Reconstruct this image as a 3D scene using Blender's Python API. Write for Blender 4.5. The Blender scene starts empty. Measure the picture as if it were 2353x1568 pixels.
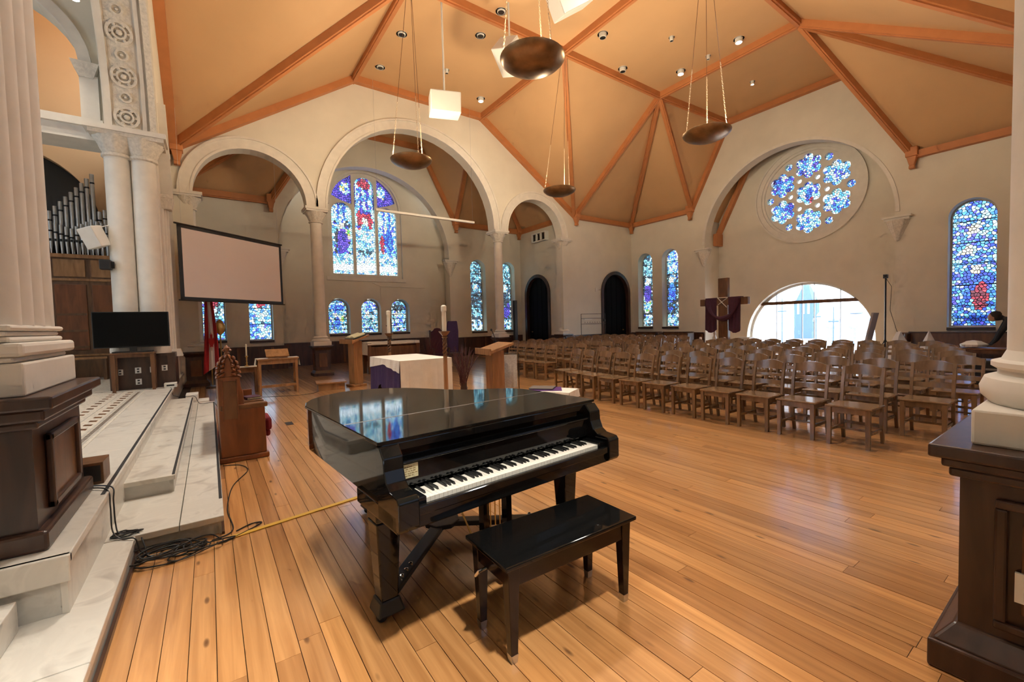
import bpy, bmesh, math, random
from mathutils import Vector, Matrix
from mathutils.geometry import tessellate_polygon, delaunay_2d_cdt
R = random.Random(7)
PI = math.pi
sc = bpy.context.scene
COL = sc.collection

# ------------------------------------------------------------------ camera
cam_d = bpy.data.cameras.new('camera'); cam = bpy.data.objects.new('camera', cam_d); COL.objects.link(cam)
cam_d.sensor_width = 36.0; cam_d.sensor_fit = 'HORIZONTAL'; cam_d.lens = 985.0 / 2353.0 * 36.0
cam_d.clip_start = 0.05; cam_d.clip_end = 500
def _cam():
    pt, rl, yw = math.radians(2.3), math.radians(-1.5), math.radians(-35.2)
    cr, sr, cp, sp, s, c = math.cos(rl), math.sin(rl), math.cos(pt), math.sin(pt), math.sin(yw), math.cos(yw)
    def W(x, y, z):
        x, y = cr * x - sr * y, sr * x + cr * y
        y, z = cp * y - sp * z, sp * y + cp * z
        return Vector((x * c - z * s, x * s + z * c, y))
    r, u, f = W(1, 0, 0), W(0, 1, 0), W(0, 0, 1)
    return Matrix(((r.x, u.x, -f.x, 0), (r.y, u.y, -f.y, 0), (r.z, u.z, -f.z, 1.5), (0, 0, 0, 1)))
cam.matrix_world = _cam()
sc.camera = cam

# ------------------------------------------------------------------ world, render settings, exposure
w = bpy.data.worlds.new('sky'); sc.world = w; w.use_nodes = True
bg = w.node_tree.nodes['Background']; bg.inputs[0].default_value = (0.80, 0.90, 1.0, 1); bg.inputs[1].default_value = 9.0
sc.view_settings.view_transform = 'Standard'; sc.view_settings.look = 'None'
sc.view_settings.gamma = 1.0; sc.view_settings.use_curve_mapping = False
sc.view_settings.exposure = 0.15
cy = sc.cycles
cy.use_denoising = True
try: cy.denoiser = 'OPENIMAGEDENOISE'
except Exception: pass
cy.use_adaptive_sampling = True; cy.adaptive_threshold = .12; cy.adaptive_min_samples = 12
cy.max_bounces = 5; cy.diffuse_bounces = 3; cy.glossy_bounces = 2; cy.transmission_bounces = 4; cy.transparent_max_bounces = 8
cy.sample_clamp_indirect = 4.0; cy.caustics_reflective = False; cy.caustics_refractive = False
cy.use_light_tree = True

def light(name, kind, loc, energy, color=(1, 1, 1), rot=(0, 0, 0), parent=None, **kw):
    d = bpy.data.lights.new(name, kind); d.energy = energy; d.color = color
    for k, v in kw.items(): setattr(d, k, v)
    o = bpy.data.objects.new(name, d); COL.objects.link(o); o.location = loc; o.rotation_euler = rot
    if parent: o.parent = parent
    return o
def portal(loc, rot, sx, sy):
    o = light('daylight_portal', 'AREA', loc, 1.0, rot=rot, shape='RECTANGLE', size=sx, size_y=sy)
    o.data.cycles.is_portal = True
portal((19.6, 7.16, 1.8), (0, PI / 2, 0), 2.4, 4.6)          # half-round window (looks towards -x)
portal((19.6, 7.07, 6.3), (0, PI / 2, 0), 3.8, 3.8)          # rose
portal((5.95, 19.95, 6.0), (-PI / 2, 0, 0), 3.4, 4.9)        # big north window
portal((18.5, 2.43, 2.9), (0, PI / 2, 0), 3.6, .9)
portal((6.6, -4.9, 5.0), (PI / 2, 0, 0), 8.0, 6.0)           # south window behind the camera
portal((-7.9, 7.5, 4.6), (0, -PI / 2, 0), 4.5, 4.0)          # chancel window
WARM = (1.0, 0.82, 0.56)

# ------------------------------------------------------------------ materials
def nt(name):
    m = bpy.data.materials.new(name); m.use_nodes = True
    t = m.node_tree; return m, t, t.nodes['Principled BSDF']
def N(t, typ, **kw):
    n = t.nodes.new(typ)
    for k, v in kw.items():
        if hasattr(n, k): setattr(n, k, v)
    return n
def ramp(t, stops):
    r = t.nodes.new('ShaderNodeValToRGB'); e = r.color_ramp.elements
    while len(e) < len(stops): e.new(0.5)
    for el, (p, c) in zip(e, stops): el.position = p; el.color = (*c, 1)
    return r
def plain(name, col, rough=.6, metal=0., noise=0., scale=6., bump=0., spec=.5, coat=0.):
    m, t, b = nt(name)
    b.inputs['Base Color'].default_value = (*col, 1); b.inputs['Roughness'].default_value = rough
    b.inputs['Metallic'].default_value = metal; b.inputs['Specular IOR Level'].default_value = spec
    b.inputs['Coat Weight'].default_value = coat; b.inputs['Coat Roughness'].default_value = .05
    if noise or bump:
        g = N(t, 'ShaderNodeNewGeometry'); n = N(t, 'ShaderNodeTexNoise'); n.inputs['Scale'].default_value = scale; n.inputs['Detail'].default_value = 5
        t.links.new(g.outputs['Position'], n.inputs['Vector'])
        if noise:
            r = ramp(t, [(.25, tuple(c * (1 - noise) for c in col)), (.75, tuple(min(1, c * (1 + noise)) for c in col))])
            t.links.new(n.outputs['Fac'], r.inputs[0]); t.links.new(r.outputs[0], b.inputs['Base Color'])
        if bump:
            bp = N(t, 'ShaderNodeBump'); bp.inputs['Strength'].default_value = bump; bp.inputs['Distance'].default_value = .02
            t.links.new(n.outputs['Fac'], bp.inputs['Height']); t.links.new(bp.outputs[0], b.inputs['Normal'])
    return m
def wood(name, dark, lite, rough=.35, scale=(14, 1.2, 14), island=False, knots=False, coat=0., use_obj=True, spec=.5):
    m, t, b = nt(name)
    g = N(t, 'ShaderNodeNewGeometry'); oi = N(t, 'ShaderNodeObjectInfo')
    if use_obj: tc = N(t, 'ShaderNodeTexCoord'); src = tc.outputs['Object']
    else: src = g.outputs['Position']
    rnd = N(t, 'ShaderNodeMath'); rnd.operation = 'ADD'
    t.links.new(oi.outputs['Random'], rnd.inputs[0])
    if island: t.links.new(g.outputs['Random Per Island'], rnd.inputs[1])
    else: rnd.inputs[1].default_value = 0.
    mul = N(t, 'ShaderNodeMath'); mul.operation = 'MULTIPLY'; mul.inputs[1].default_value = 37.3
    t.links.new(rnd.outputs[0], mul.inputs[0])
    add = N(t, 'ShaderNodeVectorMath'); add.operation = 'ADD'
    t.links.new(src, add.inputs[0]); t.links.new(mul.outputs[0], add.inputs[1])
    mp = N(t, 'ShaderNodeMapping'); mp.inputs['Scale'].default_value = scale
    t.links.new(add.outputs[0], mp.inputs['Vector'])
    n1 = N(t, 'ShaderNodeTexNoise'); n1.inputs['Scale'].default_value = 1.; n1.inputs['Detail'].default_value = 6; n1.inputs['Distortion'].default_value = .6
    t.links.new(mp.outputs[0], n1.inputs['Vector'])
    mid = tuple((a + c) / 2 for a, c in zip(dark, lite))
    r = ramp(t, [(.28, dark), (.5, mid), (.74, lite)])
    t.links.new(n1.outputs['Fac'], r.inputs[0]); col = r.outputs[0]
    if island or knots:
        fr = N(t, 'ShaderNodeMath'); fr.operation = 'FRACT'; m3 = N(t, 'ShaderNodeMath'); m3.operation = 'MULTIPLY'; m3.inputs[1].default_value = 7.77
        t.links.new(rnd.outputs[0], m3.inputs[0]); t.links.new(m3.outputs[0], fr.inputs[0])
        tr = ramp(t, [(0, (.74, .66, .60)), (.35, (.92, .88, .84)), (.7, (1.06, 1.03, 1.0)), (1, (1.2, 1.12, 1.0))])
        t.links.new(fr.outputs[0], tr.inputs[0])
        mx = N(t, 'ShaderNodeMix'); mx.data_type = 'RGBA'; mx.blend_type = 'MULTIPLY'; mx.inputs[0].default_value = 1
        t.links.new(col, mx.inputs[6]); t.links.new(tr.outputs[0], mx.inputs[7]); col = mx.outputs[2]
    if knots:
        mk = N(t, 'ShaderNodeMapping'); mk.inputs['Scale'].default_value = (8.5, 2.8, 1)
        t.links.new(add.outputs[0], mk.inputs['Vector'])
        v = N(t, 'ShaderNodeTexVoronoi'); v.inputs['Scale'].default_value = 1.0; v.inputs['Randomness'].default_value = 1
        t.links.new(mk.outputs[0], v.inputs['Vector'])
        kr = ramp(t, [(0.0, (1, 1, 1)), (.07, (.75, .75, .75)), (.13, (0, 0, 0))])
        t.links.new(v.outputs['Distance'], kr.inputs[0])
        pick = N(t, 'ShaderNodeMath'); pick.operation = 'GREATER_THAN'; pick.inputs[1].default_value = .12
        sep = N(t, 'ShaderNodeSeparateColor'); t.links.new(v.outputs['Color'], sep.inputs[0]); t.links.new(sep.outputs[0], pick.inputs[0])
        mm = N(t, 'ShaderNodeMath'); mm.operation = 'MULTIPLY'; t.links.new(kr.outputs[0], mm.inputs[0]); t.links.new(pick.outputs[0], mm.inputs[1])
        m2 = N(t, 'ShaderNodeMix'); m2.data_type = 'RGBA'; m2.inputs[7].default_value = (.12, .05, .02, 1)
        t.links.new(mm.outputs[0], m2.inputs[0]); t.links.new(col, m2.inputs[6]); col = m2.outputs[2]
    t.links.new(col, b.inputs['Base Color'])
    b.inputs['Roughness'].default_value = rough; b.inputs['Specular IOR Level'].default_value = spec
    b.inputs['Coat Weight'].default_value = coat; b.inputs['Coat Roughness'].default_value = .10
    bp = N(t, 'ShaderNodeBump'); bp.inputs['Strength'].default_value = .12; bp.inputs['Distance'].default_value = .004
    t.links.new(n1.outputs['Fac'], bp.inputs['Height']); t.links.new(bp.outputs[0], b.inputs['Normal'])
    return m
def marble(name, a, c, scale=3.):
    m, t, b = nt(name)
    g = N(t, 'ShaderNodeNewGeometry'); n = N(t, 'ShaderNodeTexNoise'); n.inputs['Scale'].default_value = scale; n.inputs['Detail'].default_value = 9; n.inputs['Distortion'].default_value = 1.6
    t.links.new(g.outputs['Position'], n.inputs['Vector'])
    r = ramp(t, [(.3, a), (.48, c), (.56, tuple(x * .93 for x in c)), (.75, c)])
    t.links.new(n.outputs['Fac'], r.inputs[0]); t.links.new(r.outputs[0], b.inputs['Base Color']); b.inputs['Roughness'].default_value = .32
    return m
def mosaic(name, a, c, scale):
    m, t, b = nt(name)
    g = N(t, 'ShaderNodeNewGeometry'); v = N(t, 'ShaderNodeTexVoronoi'); v.inputs['Scale'].default_value = scale; v.inputs['Randomness'].default_value = .5
    t.links.new(g.outputs['Position'], v.inputs['Vector'])
    sp = N(t, 'ShaderNodeSeparateColor'); t.links.new(v.outputs['Color'], sp.inputs[0])
    r = ramp(t, [(0, a), (.5, c), (1, tuple(min(1, x * 1.12) for x in c))]); t.links.new(sp.outputs[0], r.inputs[0])
    t.links.new(r.outputs[0], b.inputs['Base Color']); b.inputs['Roughness'].default_value = .4
    return m
def emit(name, col, s):
    m, t, b = nt(name); b.inputs['Base Color'].default_value = (*col, 1)
    b.inputs['Emission Color'].default_value = (*col, 1); b.inputs['Emission Strength'].default_value = s; return m
def glass(name, gain=1.0):
    m, t, b = nt(name); t.nodes.remove(b); out = t.nodes['Material Output']
    a = N(t, 'ShaderNodeAttribute'); a.attribute_name = 'tint'
    g = N(t, 'ShaderNodeNewGeometry'); n = N(t, 'ShaderNodeTexNoise'); n.inputs['Scale'].default_value = 9; t.links.new(g.outputs['Position'], n.inputs['Vector'])
    r = ramp(t, [(.3, (.75 * gain,) * 3), (.7, (1.1 * gain,) * 3)]); t.links.new(n.outputs['Fac'], r.inputs[0])
    mx = N(t, 'ShaderNodeMix'); mx.data_type = 'RGBA'; mx.blend_type = 'MULTIPLY'; mx.inputs[0].default_value = 1
    t.links.new(a.outputs['Color'], mx.inputs[6]); t.links.new(r.outputs[0], mx.inputs[7])
    tr = N(t, 'ShaderNodeBsdfTransparent'); t.links.new(mx.outputs[2], tr.inputs[0])
    gl = N(t, 'ShaderNodeBsdfGlossy'); gl.inputs['Roughness'].default_value = .15; gl.inputs[0].default_value = (.5, .5, .5, 1)
    ms = N(t, 'ShaderNodeMixShader'); ms.inputs[0].default_value = .06
    t.links.new(tr.outputs[0], ms.inputs[1]); t.links.new(gl.outputs[0], ms.inputs[2]); t.links.new(ms.outputs[0], out.inputs[0])
    return m
def clear_glass(name, tint):
    m, t, b = nt(name); t.nodes.remove(b); out = t.nodes['Material Output']
    tr = N(t, 'ShaderNodeBsdfTransparent'); tr.inputs[0].default_value = (*tint, 1)
    gl = N(t, 'ShaderNodeBsdfGlossy'); gl.inputs['Roughness'].default_value = .02
    ms = N(t, 'ShaderNodeMixShader'); ms.inputs[0].default_value = .04
    t.links.new(tr.outputs[0], ms.inputs[1]); t.links.new(gl.outputs[0], ms.inputs[2]); t.links.new(ms.outputs[0], out.inputs[0])
    return m

PLASTER = plain('cream_plaster', (.73, .675, .565), .75, noise=.06, scale=1.3, bump=.05)
STONE = plain('cream_painted_stone', (.74, .69, .61), .6, noise=.07, scale=5, bump=.12)
STONE_D = plain('carved_cream_plaster', (.70, .64, .55), .7, noise=.16, scale=22, bump=.6)
ORANGE = plain('orange_ceiling_paint', (.62, .375, .185), .7, noise=.05, scale=.8)
RIB = plain('deep_orange_rib_paint', (.52, .20, .07), .55, noise=.08, scale=4)
FLOOR = wood('pine_floor_planks', (.41, .188, .062), (.68, .36, .14), .28, (26, 1.1, 1), island=True, knots=True, coat=1., use_obj=False)
for n_ in FLOOR.node_tree.nodes:
    if n_.type == 'BSDF_PRINCIPLED': n_.inputs['Coat IOR'].default_value = 1.65; n_.inputs['Coat Roughness'].default_value = .13
UNDER = plain('dark_gap_under_planks', (.03, .015, .008), .9)
DARKW = wood('dark_stained_oak', (.030, .015, .010), (.085, .042, .027), .3, (10, 10, 1.5))
BROWNW = wood('brown_varnished_wood', (.085, .035, .014), (.20, .09, .036), .32, (12, 12, 2))
HONEY = wood('honey_oak', (.22, .10, .035), (.42, .21, .085), .35, (12, 12, 2))
CHAIRW = wood('walnut_chair_wood', (.12, .064, .028), (.27, .15, .07), .26, (10, 10, 2), coat=.15)
PEWW = wood('reddish_oak_pew', (.13, .038, .012), (.27, .09, .03), .3, (9, 9, 1.5))
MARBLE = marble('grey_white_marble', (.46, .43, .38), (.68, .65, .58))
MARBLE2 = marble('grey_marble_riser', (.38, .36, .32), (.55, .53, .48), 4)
MOSAIC = mosaic('pale_mosaic', (.50, .46, .38), (.70, .66, .57), 55)
BLACK = plain('black_lacquer', (.005, .005, .005), .05, spec=.42)
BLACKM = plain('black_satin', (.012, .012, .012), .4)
BROWNBLK = plain('brown_black_lacquer', (.012, .006, .005), .14, spec=.4)
IVORY = plain('ivory_keys', (.86, .83, .74), .25)
WHITEP = plain('white_paint', (.80, .78, .72), .45)
WHITEC = plain('white_linen', (.82, .77, .66), .85, noise=.05, scale=9, bump=.15)
PURPLE = plain('purple_cloth', (.050, .028, .105), .85, noise=.15, scale=12)
WINE = plain('wine_cloth', (.055, .012, .028), .85, noise=.15, scale=12)
RED = plain('red_fabric', (.40, .015, .02), .8, noise=.1, scale=10)
CUSH = plain('dark_red_velvet', (.17, .008, .016), .85, noise=.1, scale=10)
FLAGW = plain('flag_white', (.75, .72, .70), .8)
BRONZE = plain('bronze_bowl', (.30, .17, .075), .34, metal=.75, noise=.35, scale=6)
BRASS = plain('brass', (.62, .40, .14), .3, metal=1.)
STEEL = plain('steel', (.55, .55, .55), .3, metal=1.)
PIPE = plain('tin_organ_pipe', (.50, .49, .47), .35, metal=.85, noise=.15, scale=7)
CHROME = plain('chrome', (.8, .8, .8), .12, metal=1.)
WAX = plain('ivory_wax', (.80, .72, .55), .5)
SCREENM = plain('screen_fabric', (.82, .74, .72), .85)
TVM = plain('tv_screen_glass', (.002, .002, .002), .3, spec=.15)
CABLE = plain('black_cable', (.01, .01, .01), .5)
YELLOW = plain('yellow_tape', (.62, .36, .04), .5)
LEAD = plain('window_lead', (.012, .012, .014), .7)
TWIG = plain('purple_brown_twigs', (.10, .035, .035), .8)
PAPER = plain('aged_paper', (.62, .56, .34), .7, noise=.25, scale=90)
DOORM = plain('dark_door', (.005, .004, .004), .6, spec=.1)
GLASSM = glass('stained_glass', .31)
PALEG = clear_glass('pale_leaded_glass', (.60, .64, .68))
DIMG = clear_glass('deep_toned_glass', (.24, .25, .28))
CLEARG = clear_glass('clear_window_glass', (.92, .95, .98))
LAMPON = emit('lit_lamp', (1.0, .93, .80), 40)
BULB = emit('uplight_lamp', (1.0, .75, .42), 12)

# ------------------------------------------------------------------ mesh helpers
class MB:
    def __init__(s): s.v = []; s.f = []
    def add(s, vs, fs):
        o = len(s.v); s.v += [tuple(x) for x in vs]; s.f += [tuple(i + o for i in q) for q in fs]; return s
    def box(s, x0, x1, y0, y1, z0, z1):
        return s.add([(x0,y0,z0),(x1,y0,z0),(x1,y1,z0),(x0,y1,z0),(x0,y0,z1),(x1,y0,z1),(x1,y1,z1),(x0,y1,z1)],
                     [(0,3,2,1),(4,5,6,7),(0,1,5,4),(1,2,6,5),(2,3,7,6),(3,0,4,7)])
    def frustum(s, cx, cy, z0, a0, b0, z1, a1, b1):
        v = []
        for z, a, b in ((z0, a0, b0), (z1, a1, b1)): v += [(cx-a,cy-b,z),(cx+a,cy-b,z),(cx+a,cy+b,z),(cx-a,cy+b,z)]
        return s.add(v, [(0,3,2,1),(4,5,6,7),(0,1,5,4),(1,2,6,5),(2,3,7,6),(3,0,4,7)])
    def beam(s, p, q, w, h, up=(0, 0, 1)):
        p, q = Vector(p), Vector(q); d = (q - p).normalized(); u = Vector(up)
        r = d.cross(u)
        if r.length < 1e-4: r = d.cross(Vector((0, 1, 0)))
        r.normalize(); u = r.cross(d).normalized(); r *= w / 2; u *= h / 2
        return s.add([p-r-u,p+r-u,p+r+u,p-r+u,q-r-u,q+r-u,q+r+u,q-r+u],
                     [(0,3,2,1),(4,5,6,7),(0,1,5,4),(1,2,6,5),(2,3,7,6),(3,0,4,7)])
    def lathe(s, prof, c=(0, 0, 0), n=24, cap=True, sx=1., sy=1., wob=None):
        v = []; f = []
        for i, (r, z) in enumerate(prof):
            for k in range(n):
                a = 2 * PI * k / n; rr = r * (wob(a, i) if wob else 1.)
                v.append((c[0] + rr * sx * math.cos(a), c[1] + rr * sy * math.sin(a), c[2] + z))
        for i in range(len(prof) - 1):
            for k in range(n):
                k2 = (k + 1) % n; f.append((i*n+k, i*n+k2, (i+1)*n+k2, (i+1)*n+k))
        if cap:
            f.append(tuple(range(n))[::-1]); f.append(tuple((len(prof)-1)*n + k for k in range(n)))
        return s.add(v, f)
    def tube(s, pts, r, n=6, closed=False):
        pts = [Vector(p) for p in pts]; v = []; f = []; m = len(pts); pr = None
        for i, p in enumerate(pts):
            a = pts[(i-1) % m] if closed or i else p; b = pts[(i+1) % m] if closed or i < m-1 else p
            d = (b - a).normalized() if (b - a).length > 1e-9 else Vector((0, 0, 1))
            if pr is None:
                u = d.cross(Vector((0, 0, 1)))
                if u.length < 1e-3: u = d.cross(Vector((1, 0, 0)))
            else: u = pr - d * pr.dot(d)
            u.normalize(); pr = u; w_ = d.cross(u)
            rr = r[i] if isinstance(r, (list, tuple)) else r
            for k in range(n):
                t = 2 * PI * k / n; v.append(p + u * rr * math.cos(t) + w_ * rr * math.sin(t))
        L = m if closed else m - 1
        for i in range(L):
            j = (i + 1) % m
            for k in range(n):
                k2 = (k + 1) % n; f.append((i*n+k, i*n+k2, j*n+k2, j*n+k))
        if not closed: f.append(tuple(range(n))[::-1]); f.append(tuple((m-1)*n + k for k in range(n)))
        return s.add(v, f)
    def panel(s, outer, holes, mp, w0, w1):
        loops = [list(outer)] + [list(h) for h in holes]
        tri = tessellate_polygon([[Vector((a, b, 0)) for a, b in l] for l in loops])
        flat = [p for l in loops for p in l]; n = len(flat)
        v = [mp(a, b, w0) for a, b in flat] + [mp(a, b, w1) for a, b in flat]; f = []
        for t in tri: f.append(tuple(t)); f.append(tuple(i + n for i in reversed(t)))
        o = 0
        for l in loops:
            m = len(l)
            for i in range(m): a, b = o + i, o + (i + 1) % m; f.append((a, b, b + n, a + n))
            o += m
        return s.add(v, f)
    def band(s, cu, cv, r0, r1, mp, w0, w1, a0=0., a1=PI, n=28):
        v = []; f = []
        for i in range(n + 1):
            a = a0 + (a1 - a0) * i / n; c_, s_ = math.cos(a), math.sin(a)
            for r, w_ in ((r0, w0), (r1, w0), (r1, w1), (r0, w1)): v.append(mp(cu + r * c_, cv + r * s_, w_))
        for i in range(n):
            for k in range(4): k2 = (k + 1) % 4; f.append((i*4+k, i*4+k2, i*4+4+k2, i*4+4+k))
        if abs(a1 - a0) < 2 * PI - 1e-3: f += [(3, 2, 1, 0), (n*4, n*4+1, n*4+2, n*4+3)]
        return s.add(v, f)
    def prism(s, poly, z0, z1): return s.panel(poly, [], lambda a, b, w_: (a, b, w_), z0, z1)
    def mesh(s, name):
        me = bpy.data.meshes.new(name); me.from_pydata(s.v, [], s.f); me.update()
        bm = bmesh.new(); bm.from_mesh(me); bmesh.ops.recalc_face_normals(bm, faces=bm.faces); bm.to_mesh(me); bm.free()
        return me
    def build(s, name, mat, parent=None, smooth=False, bevel=0., **tags):
        me = s.mesh(name); me.materials.append(mat)
        o = bpy.data.objects.new(name, me); COL.objects.link(o)
        if smooth:
            for p in me.polygons: p.use_smooth = True
            m = o.modifiers.new('edges', 'EDGE_SPLIT'); m.split_angle = math.radians(40)
        if bevel:
            m = o.modifiers.new('bevel', 'BEVEL'); m.width = bevel; m.segments = 2; m.limit_method = 'ANGLE'
        if parent: o.parent = parent
        for k, v in tags.items(): o[k] = v
        return o
def yplane(y): return lambda a, b, w_: (a, y + w_, b)
def xplane(x): return lambda a, b, w_: (x + w_, a, b)
def tag(o, label, cat=None, group=None, kind=None):
    o['label'] = label
    if cat: o['category'] = cat
    if group: o['group'] = group
    if kind: o['kind'] = kind
    return o
def thing(name, label, cat, loc=(0, 0, 0), rz=0., group=None, kind=None):
    o = bpy.data.objects.new(name, None); COL.objects.link(o); o.location = loc; o.rotation_euler = (0, 0, rz)
    o.empty_display_size = .1
    return tag(o, label, cat, group, kind)
def clone(root, loc, rz=None, label=None):
    r = root.copy(); COL.objects.link(r); r.location = loc
    if rz is not None: r.rotation_euler = (0, 0, rz)
    if label: r['label'] = label
    for ch in root.children:
        c = ch.copy(); COL.objects.link(c); c.parent = r
        for g in ch.children:
            d = g.copy(); COL.objects.link(d); d.parent = c
    return r
def arch_loop(c, hw, z0, zs, n=20):
    p = [(c - hw, z0)] + [(c - hw * math.cos(PI * i / n), zs + hw * math.sin(PI * i / n)) for i in range(n + 1)] + [(c + hw, z0)]
    return p
def arcpts(c, hw, zs, n=24): return [(c - hw * math.cos(PI * i / n), zs + hw * math.sin(PI * i / n)) for i in range(n + 1)]
def circ(c, z, r, n=20, a0=0.): return [(c + r * math.cos(a0 + 2 * PI * i / n), z + r * math.sin(a0 + 2 * PI * i / n)) for i in range(n)]
ORD = ['first', 'second', 'third', 'fourth', 'fifth', 'sixth', 'seventh', 'eighth', 'ninth', 'tenth', 'eleventh', 'twelfth', 'thirteenth', 'fourteenth']

# ================================================================== SETTING
YN, YS, XE, XW, EV, FL = 14.62, 0.2, 18.0, -0.65, 6.45, 9.7
XA, XB, XC, YA, YB = 4.2, 9.05, 13.7, 5.25, 9.75
# ---- floor of pine planks
floor = MB().box(-1.0, 18.4, -4.6, 19.5, -.12, -.022).build('floor', UNDER)
tag(floor, 'honey-coloured pine plank floor running through the whole church', 'floor', kind='structure')
PW = .107
planks = []
i = 0; x = -.465
while x < 18.0:
    y = -4.5 - R.random() * 3; ymax = (19.42 if 2.2 < x < 9.65 else 18.6) if x < 13.8 else YN + .3
    while y < ymax:
        L = R.uniform(1.6, 4.4); y1 = min(y + L, ymax); y0 = max(y, -4.5)
        if y1 > y0: planks.append((x, y0, y1))
        y += L
    x += PW
def vis(p):
    x, y0, y1 = p; best = 0
    for k in range(5):
        yy = y0 + (y1 - y0) * k / 4; f = .576 * x + .817 * yy; r = .817 * x - .576 * yy
        if f > .9 and abs(r) < 1.25 * f: best = max(best, 1 / f * (1.5 / f + .15) * (y1 - y0))
    return best
planks.sort(key=vis, reverse=True)
unit = MB().box(0, 1, 0, 1, -1, 0).mesh('plank')
unit.materials.append(FLOOR)
for k, (x, y0, y1) in enumerate(planks[:300]):
    o = bpy.data.objects.new('plank', unit); COL.objects.link(o); o.parent = floor
    o.location = (x + .0016, y0 + .0012, R.uniform(-.0012, 0)); o.scale = (PW - .0032, y1 - y0 - .0024, .02)
mb = MB()
for x, y0, y1 in planks[300:]: mb.box(x + .0025, x + PW - .0025, y0 + .002, y1 - .002, -.02, R.uniform(-.001, 0))
mb.build('plank_field', FLOOR, floor, kind='stuff')

# ---- chancel platform and marble steps
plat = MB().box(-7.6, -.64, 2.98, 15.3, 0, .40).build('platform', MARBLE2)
tag(plat, 'raised marble chancel platform at left with mosaic floor', 'platform', kind='structure')
mb = MB().box(-7.6, -1.02, 2.98, 15.3, .40, .43); mb.build('mosaic_field', MOSAIC, plat)
ys = [2.95, 4.1, 5.35, 6.6, 7.9, 9.2, 10.3]
for a, b in zip(ys, ys[1:]): MB().box(-1.02, -.605, a, b - .006, .385, .43).build('border_slab', MARBLE, plat, bevel=.006)
MB().box(-1.02, -.605, 10.3, 15.3, .385, .43).build('border_slab', MARBLE, plat)
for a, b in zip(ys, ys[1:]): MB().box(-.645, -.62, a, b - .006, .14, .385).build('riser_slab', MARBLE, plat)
MB().box(-.640, -.618, 3.9, 10.3, .4305, .4325).build('nosing_strip', LEAD, plat)
for xx, wd in ((-1.05, .02), (-1.13, .02), (-1.33, .012)): MB().box(xx - wd, xx, 4.3, 10.6, .4301, .4315).build('mosaic_line', MARBLE2, plat)
mb = MB()
for k in range(100):
    y = 4.4 + k * .06; mb.box(-1.115, -1.075, y, y + .028, .4301, .432)
mb.build('mosaic_dots', DARKW, plat, kind='stuff')
dm = MB().add([(0, -.085, .432), (.045, 0, .432), (0, .085, .432), (-.045, 0, .432), (0, -.085, .43), (.045, 0, .43), (0, .085, .43), (-.045, 0, .43)],
              [(0,1,2,3),(0,4,5,1),(1,5,6,2),(2,6,7,3),(3,7,4,0)]).mesh('mosaic_diamond'); dm.materials.append(BROWNW)
for k in range(22):
    for xx, oy in ((-1.22, 0), (-1.45, .12)):
        o = bpy.data.objects.new('mosaic_diamond', dm); COL.objects.link(o); o.parent = plat; o.location = (xx, 4.5 + k * .28 + oy, 0); o.rotation_euler = (0, 0, .5)
# near return of the platform: riser facing the camera
for a, b in ((-1.55, -.605), (-2.6, -1.556)):
    MB().box(a, b, 2.935, 2.98, .30, .43).build('return_slab', MARBLE, plat, bevel=.006)
    MB().box(a, b - (.03 if b > -1 else 0), 2.955, 2.985, .14, .30).build('return_slab', MARBLE2, plat)
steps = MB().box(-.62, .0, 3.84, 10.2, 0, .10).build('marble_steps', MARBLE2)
tag(steps, 'broad pale marble steps leading up to the chancel platform', 'steps', kind='structure')
ys2 = [3.80, 5.3, 6.9, 8.5, 10.22]
for a, b in zip(ys2, ys2[1:]):
    MB().box(-.64, -.235, a, b - .005, .095, .14).build('tread_slab', MARBLE, steps, bevel=.005)
    MB().box(-.23, .03, a, b - .005, .095, .14).build('tread_slab', MARBLE, steps, bevel=.005)
    MB().box(-.005, .012, a + .02, b - .005, .0, .095).build('riser_slab', MARBLE2, steps)
ys3 = [4.64, 6.2, 7.9, 9.95]
for a, b in zip(ys3, ys3[1:]):
    MB().box(-.64, -.29, a, b - .005, .245, .285).build('tread_slab', MARBLE, steps, bevel=.005)
    MB().box(-.64, -.305, a + .012, b - .005, .14, .245).build('riser_slab', MARBLE2, steps)
MB().box(-.315, -.295, 4.66, 9.9, .2855, .287).build('nosing_strip', LEAD, steps)
MB().box(.005, .026, 4.2, 10.1, .1405, .142).build('nosing_strip', LEAD, steps)
near = MB().box(-3.0, -.475, -4.4, 3.80, 0, .10).build('entry_steps', MARBLE2)
tag(near, 'low marble step along the platform in the bottom left corner', 'steps', kind='structure')
ys4 = [-4.4, -.5, 1.0, 2.45, 3.795]
for a, b in zip(ys4, ys4[1:]):
    MB().box(-.80, -.465, a, b - .006, .095, .14).build('tread_slab', MARBLE, near, bevel=.005)
    MB().box(-3.0, -.805, a, min(b, 2.95) - .006, .095, .14).build('tread_slab', MARBLE, near)
for a, b in ((-4.4, 1.2), (1.2, 2.92)):
    MB().box(-3.0, -.78, a, b - .005, .14, .28).build('upper_tread', MARBLE, near, bevel=.005)
MB().box(-.47, -.455, -4.4, 3.80, 0, .03).build('floor_strip', DARKW, near)
MB().box(.012, .03, 3.8, 10.2, 0, .02).build('floor_strip', DARKW, steps)

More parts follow.
